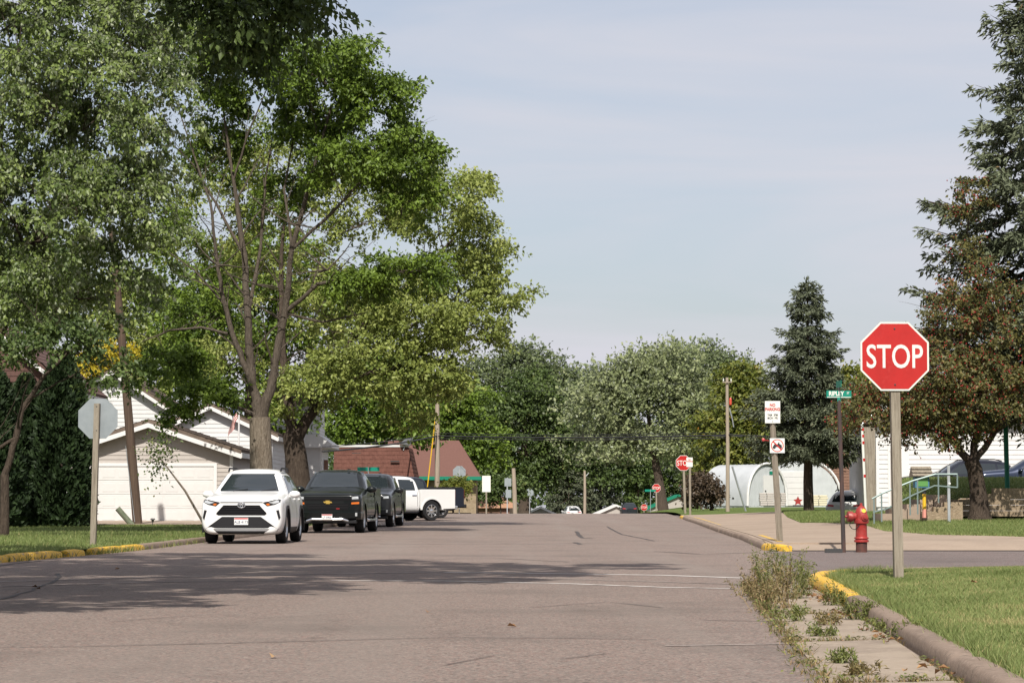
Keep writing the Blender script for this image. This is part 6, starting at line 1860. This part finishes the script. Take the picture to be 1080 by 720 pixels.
    for s in (1, -1):
        f = (lambda p: p) if s > 0 else mir
        hl = d(f([(.70, 1.09), (.93, 1.11), (.95, .96), (.70, .95)]), 'f', M['plastic'], 'headlight', cuts=4)
        decal(bvh, f([(.72, 1.07), (.90, 1.085), (.91, 1.01), (.72, 1.0)]), 'f', lamp or M['lampglass'], hl, 'lens', .012)
        if amber: decal(bvh, f([(.70, .905), (.93, .92), (.93, .86), (.70, .85)]), 'f', M['amber'], hl, 'turn_lamp', .012)
        MB().bbox(s * .85 - .03, s * .85 + .03, 2.94, 2.965, .50, .60).build('fog_lamp', M['lampglass'], root)
    h = bvh.ray_cast(Vector((0, 6, .912)), Vector((0, -1, 0)), 12)
    if emblem == 'bowtie':
        a, b_, c_, e_ = .135, .045, .050, .022
        MB().prism([(-.06, c_), (.07, c_), (.06, e_), (a, e_), (a - .03, -e_), (.05, -e_), (.06, -c_), (-.07, -c_), (-.06, -e_), (-a, -e_), (-a + .03, e_), (-.05, e_)], 'y', 0, .02).build('emblem', M['gold'], root, (0, h[0].y + .012, .912))
        MB().bbox(-.35, -.25, 0, .012, -.015, .015).build('badge', M['sign_red'], root, (0, h[0].y + .004, .72))
    elif emblem == 'plain':
        MB().bbox(-.16, .16, 0, .02, -.04, .04).build('emblem', M['redlens'], root, (0, h[0].y + .01, .912))
    plate(root, 3.10, .48, platetxt)
    for x, y in wh: add_wheel(root, x, y, R, .27, .27, 6 if not heavy else 8, rimm)
    MB().tube([(-.35, .40, 1.90), (-.35, .40, 1.925)], .05, 8).build('roof_antenna', pm, root)
    for s in (-.35, .35): MB().tube([(s + .05, 1.13, 1.385), (s - .3, 1.03, 1.43)], .011, 4).build('wiper', M['plastic'], root)
    return root

def place(px_center, Y, length, z=None):
    X = (px_center - 540) / FPX * Y
    # root sits at the vehicle centre, half a length behind its nose
    c = (X + math.sin(THETA) * length / 2, Y + math.cos(THETA) * length / 2, float(gr(Y)) + .002 if z is None else z)
    return c
face_cam = PI - THETA
make_suv('white compact SUV with black cladding parked nearest, facing the camera', place(253.5, 56.8, 4.6), face_cam + .015, paint('white_paint', (.70, .70, .69)))
make_pickup('black pickup with gold emblem parked behind the white SUV', place(346, 76, 5.9), face_cam, paint('black_green_paint', (.005, .007, .0075)), 'LT 5902')
make_pickup('dark grey pickup parked behind the black one, its front mostly hidden', place(383, 90, 5.9), face_cam, paint('charcoal_paint', (.022, .024, .027), .3), 'NB 3318', emblem='plain', amber=False)
# nose-in vehicles: tails to the street
Xw = (458 - 540) / FPX * 110
hd = Vector((-math.cos(math.radians(24)), -math.sin(math.radians(24)), 0))
def nose_in(label, px, Y, ang, pm, **k):
    hd = Vector((-math.cos(ang), -math.sin(ang), 0))
    w = Vector(((px - 540) / FPX * Y, Y, 0))          # rear wheel contact on the near side
    side = Vector((hd.y, -hd.x, 0)) * -1               # left side of the vehicle
    left = Vector((-hd.y, hd.x, 0))
    c = w - left * .86 + hd * 1.72
    return make_pickup(label, (c.x, c.y, float(gr(Y)) + .002), math.atan2(-hd.x, hd.y), pm, **k)
nose_in('white heavy-duty pickup parked nose-in with its tail towards the street', 454, 110, math.radians(34), paint('white_truck_paint', (.68, .68, .67)), heavy=True, rimm=M['chrome'])
nose_in('dark blue-black pickup parked nose-in just beyond the white pickup', 464, 118, math.radians(28), paint('navy_paint', (.010, .013, .022)), cover=True, rimm=M['chrome'], emblem='plain')
# dark cars up on the bank by the white shop
def side_car(label, px, Y, z, rz, pm):
    return make_suv(label, ((px - 540) / FPX * Y, Y, z), rz, pm, False, 'KD 2210')
side_car('dark SUV parked side-on behind the crab apple trunk', 1012, 100, .86, PI / 2 + .1, paint('dark_navy_paint', (.018, .020, .030), .2))
side_car('dark blue SUV parked at the right edge beside the green pole', 1090, 97, 1.0, PI / 2 - .05, paint('dark_blue_paint', (.020, .028, .055), .2))
side_car('white car half hidden behind the grass between spruce trunk and hydrant', 903, 116, -.25, -.4, paint('plain_white_paint', (.62, .62, .60)))
# roofs of cars beyond the crest
p = at(664, 541, 288)
make_suv('dark car roof just showing above the crest near the far stop signs', (p.x, 290, float(gr(290)) + .12), 0, paint('far_dark_paint', (.02, .024, .03)), False)
p = at(603, 541, 285)
make_suv('white car roof just showing above the crest left of the lamp pole', (p.x, 285, float(gr(285)) - .35), .1, paint('far_white_paint', (.66, .66, .65)), False)
# ------------------------------------------------------------------ weeds and litter in the gutter
LM['weed'] = leafmat('weed_leaf', (.075, .105, .025), (.20, .22, .06), (.34, .27, .10), .3)
LM['weed2'] = leafmat('dry_weed_leaf', (.11, .10, .035), (.26, .21, .09), (.36, .22, .11), .3)
LM['litter'] = leafmat('dead_leaf', (.12, .06, .025), (.28, .15, .065), (.42, .26, .12), .15)
M['stem'] = mat('weed_stem', (.15, .15, .06), .8)
M['stem2'] = mat('dry_stem', (.24, .17, .09), .85)
def weed(loc, h, n_st, spread, lm, sm, seed, label, leafs=14, ll=.035):
    rng = np.random.default_rng(seed); random.seed(seed)
    r = empty('weed_plant', loc, 0, label, 'weed', 'weeds growing in the gutter')
    mb = MB(); Cs, Ds = [], []
    for i in range(n_st):
        a = rng.uniform(0, 2 * PI); hh = h * rng.uniform(.5, 1.1); sp = spread * rng.uniform(.2, 1.0)
        b0 = np.array([rng.normal(0, .05), rng.normal(0, .07), 0]); e = b0 + np.array([math.cos(a) * sp, math.sin(a) * sp, hh])
        pts = [tuple(b0), tuple(b0 * .6 + e * .4 + np.array([0, 0, .06 * hh])), tuple(e)]
        mb.tube(pts, [.0035, .0028, .0012], 3, cap=False)
        for k in range(4):
            t = rng.uniform(.3, .95); p = np.array(b0) * (1 - t) + e * t + np.array([0, 0, .06 * hh * math.sin(t * PI)])
            dv = unit(rng.normal(size=3) * np.array([1, 1, .4]) + np.array([0, 0, .6])) * hh * .28 * (1.2 - t)
            mb.tube([tuple(p), tuple(p + dv)], [.002, .001], 3, cap=False)
            m_ = leafs // 3; tt = rng.random(m_)
            Cs.append(p + dv * tt[:, None] + rng.normal(size=(m_, 3)) * .008); Ds.append(unit(np.tile(dv, (m_, 1)) / max(np.linalg.norm(dv), 1e-6) * .5 + rng.normal(size=(m_, 3))))
        tt = rng.random(leafs)
        Cs.append(b0 * (1 - tt[:, None]) + e * tt[:, None] + rng.normal(size=(leafs, 3)) * .015); Ds.append(unit(rng.normal(size=(leafs, 3)) + np.array([0, 0, .4])))
    Cc, D = np.concatenate(Cs), np.concatenate(Ds); n = len(Cc)
    V, F = leaf_geo(Cc, D, unit(rng.normal(size=(n, 3)) * .5 + np.array([0, 0, 1])), ll * rng.uniform(.5, 1.4, n), ll * .32 * np.ones(n))
    mb.build('stem', sm, r, fix=False)
    link('foliage', npmesh('foliage', V, F, np.repeat(rng.beta(2, 2, n), 4)), lm, r)
wl2 = [(815, 635, .56, 26, .20, 'weed', 'tall feathery green weed at the left of the gutter clump'), (838, 632, .52, 24, .18, 'weed', 'tall feathery green weed nearest the yellow kerb end'),
       (800, 632, .42, 22, .20, 'weed2', 'pale dry weed at the road side of the clump'), (826, 642, .38, 20, .18, 'weed2', 'straw coloured weed in front of the tall green ones'),
       (806, 645, .30, 18, .20, 'weed2', 'low straw weed spreading onto the asphalt'), (847, 628, .30, 16, .16, 'weed', 'small green weed beside the yellow kerb corner'),
       (790, 628, .26, 14, .16, 'weed2', 'thin dry weed at the end of the white line'),
       (878, 640, .20, 14, .12, 'weed', 'leafy weed tuft against the yellow kerb'), (903, 655, .22, 18, .14, 'weed', 'dark weed tuft where yellow paint ends'), (833, 655, .16, 14, .14, 'weed', 'bright green low weed beside the second slab joint'),
       (870, 660, .10, 12, .15, 'weed2', 'low weed in the slab joint below the kerb weeds'), (862, 672, .09, 10, .14, 'weed', 'sparse weed left of the third slab'), (880, 700, .07, 10, .14, 'weed', 'low green weed in the bottom gutter seam'),
       (955, 675, .15, 10, .12, 'weed', 'small weed where the third joint meets the kerb'), (928, 668, .12, 9, .12, 'weed', 'tiny weed in the third joint'), (905, 712, .06, 9, .14, 'weed2', 'dry weed at the bottom edge in the gutter seam')]
for i, (px, py, h, ns, sp, lm, lab) in enumerate(wl2):
    X, Y = gpx(px, py)
    weed((X, Y, .004), h, ns, sp, LM[lm], M['stem'] if lm == 'weed' else M['stem2'], 100 + i, lab)
# low creeping growth along the seams
rng = np.random.default_rng(9)
seg = []
def seam_pts(a, b, n, w):
    t = rng.random(n); p = np.array(a)[None] * (1 - t[:, None]) + np.array(b)[None] * t[:, None]
    clump = (np.sin(t * 23 + a[0] * 7) + np.sin(t * 61 + 1) * .6) > -.35
    return (p + rng.normal(size=(n, 2)) * w)[clump]
gl = lambda Y: (float(xr(Y)) - .72, Y)
for a, b in zip([9.5, 13.4, 17.2, 21.4, 25.6], [13.4, 17.2, 21.4, 25.6, 28.8]): seg.append(seam_pts(gl(a), gl(b), int(330 * (1 + (a - 9) * .16)), .05))
for Y in jY[1:-1]: seg.append(seam_pts((float(xr(Y)) - .74, Y), (float(xr(Y)) - .0, Y), 420, .035))
seg.append(seam_pts((float(xr(9)) - .02, 9), (float(xr(27)) - .02, 27), 800, .02))
P = np.concatenate(seg); n = len(P)
o = blades('gutter_weeds', None, P[:, 0], P[:, 1], np.full(n, .008), .042, .007, 1.6, LM['weed2'], .3)
tag(o, 'low straggling weeds along the gutter seams', 'weeds')
P2 = P[rng.choice(n, 1500)] + rng.normal(size=(1500, 2)) * .03
n = len(P2)
Cc = np.stack([P2[:, 0], P2[:, 1], .02 + .035 * rng.random(n)], 1)
V, F = leaf_geo(Cc, unit(rng.normal(size=(n, 3)) * np.array([1, 1, .5])), unit(rng.normal(size=(n, 3)) * .4 + np.array([0, 0, 1])), .035 * rng.uniform(.5, 1.3, n), .014 * np.ones(n))
tag(link('gutter_leaves', npmesh('gutter_leaves', V, F, np.repeat(rng.random(n), 4)), LM['weed']), 'small green leaves of creeping weeds in the gutter', 'weeds', kind='stuff')
# dead leaves in the gutter
n = 300
t = rng.random(n) ** .5
Y = 12 + 15 * t; X = xr(Y) - .03 - np.abs(rng.normal(0, .12, n))
bias = (np.sin(Y * 1.9) > .1)
X, Y = X[bias], Y[bias]; n = len(X)
Cc = np.stack([X, Y, np.full(n, .035) + .02 * rng.random(n)], 1)
V, F = leaf_geo(Cc, unit(rng.normal(size=(n, 3)) * np.array([1, 1, .25])), unit(rng.normal(size=(n, 3)) * .3 + np.array([0, 0, 1])), .055 * rng.uniform(.5, 1.2, n), .035 * np.ones(n), .35)
tag(link('dead_leaves', npmesh('dead_leaves', V, F, np.repeat(rng.random(n), 4)), LM['litter']), 'dry brown leaves gathered against the near kerb', 'leaves', kind='stuff')
# a few leaves on the road
for i, (px, py) in enumerate(((20, 625), (40, 621), (535, 660), (291, 692), (452, 645), (128, 600), (35, 619), (1022, 617))):
    X, Y = gpx(px, py, .0 if i != 7 else .13)
    V, F = leaf_geo(np.zeros((1, 3)), np.array([[.8, .5, .05]]), np.array([[0, .2, 1.]]), np.array([.09]), np.array([.06]), .3)
    labs = ['dead leaf on the shaded road near the left edge', 'second dead leaf on the shaded road by the dark crack', 'lone dead leaf on the sunlit asphalt in the centre', 'small leaf lying low on the near asphalt', 'leaf speck on the asphalt left of centre', 'leaf on the asphalt near the yellow kerb', 'dark leaf above the tar patch at left', 'dark dead leaf lying on the lawn right of the stop sign']
    o = link('fallen_leaf', npmesh('fallen_leaf', V, F, np.full(4, random.random())), LM['litter'], None, (X, Y, .012 if i != 7 else .17), random.uniform(0, 6))
    tag(o, labs[i], 'leaf', 'fallen leaves on the road')
# weed fringe along the left kerb gap
n = 900
Y = np.concatenate([RNG.uniform(45.5, 49, 400), RNG.uniform(38.6, 58, 500)]); X = xl(Y) + RNG.normal(-.02, .10, n)
tag(blades('kerb_weeds', None, X, Y, np.full(n, .01), .11, .015, 1.2, LM['weed'], .2), 'grass tufts growing over the broken yellow kerb on the left', 'weeds')
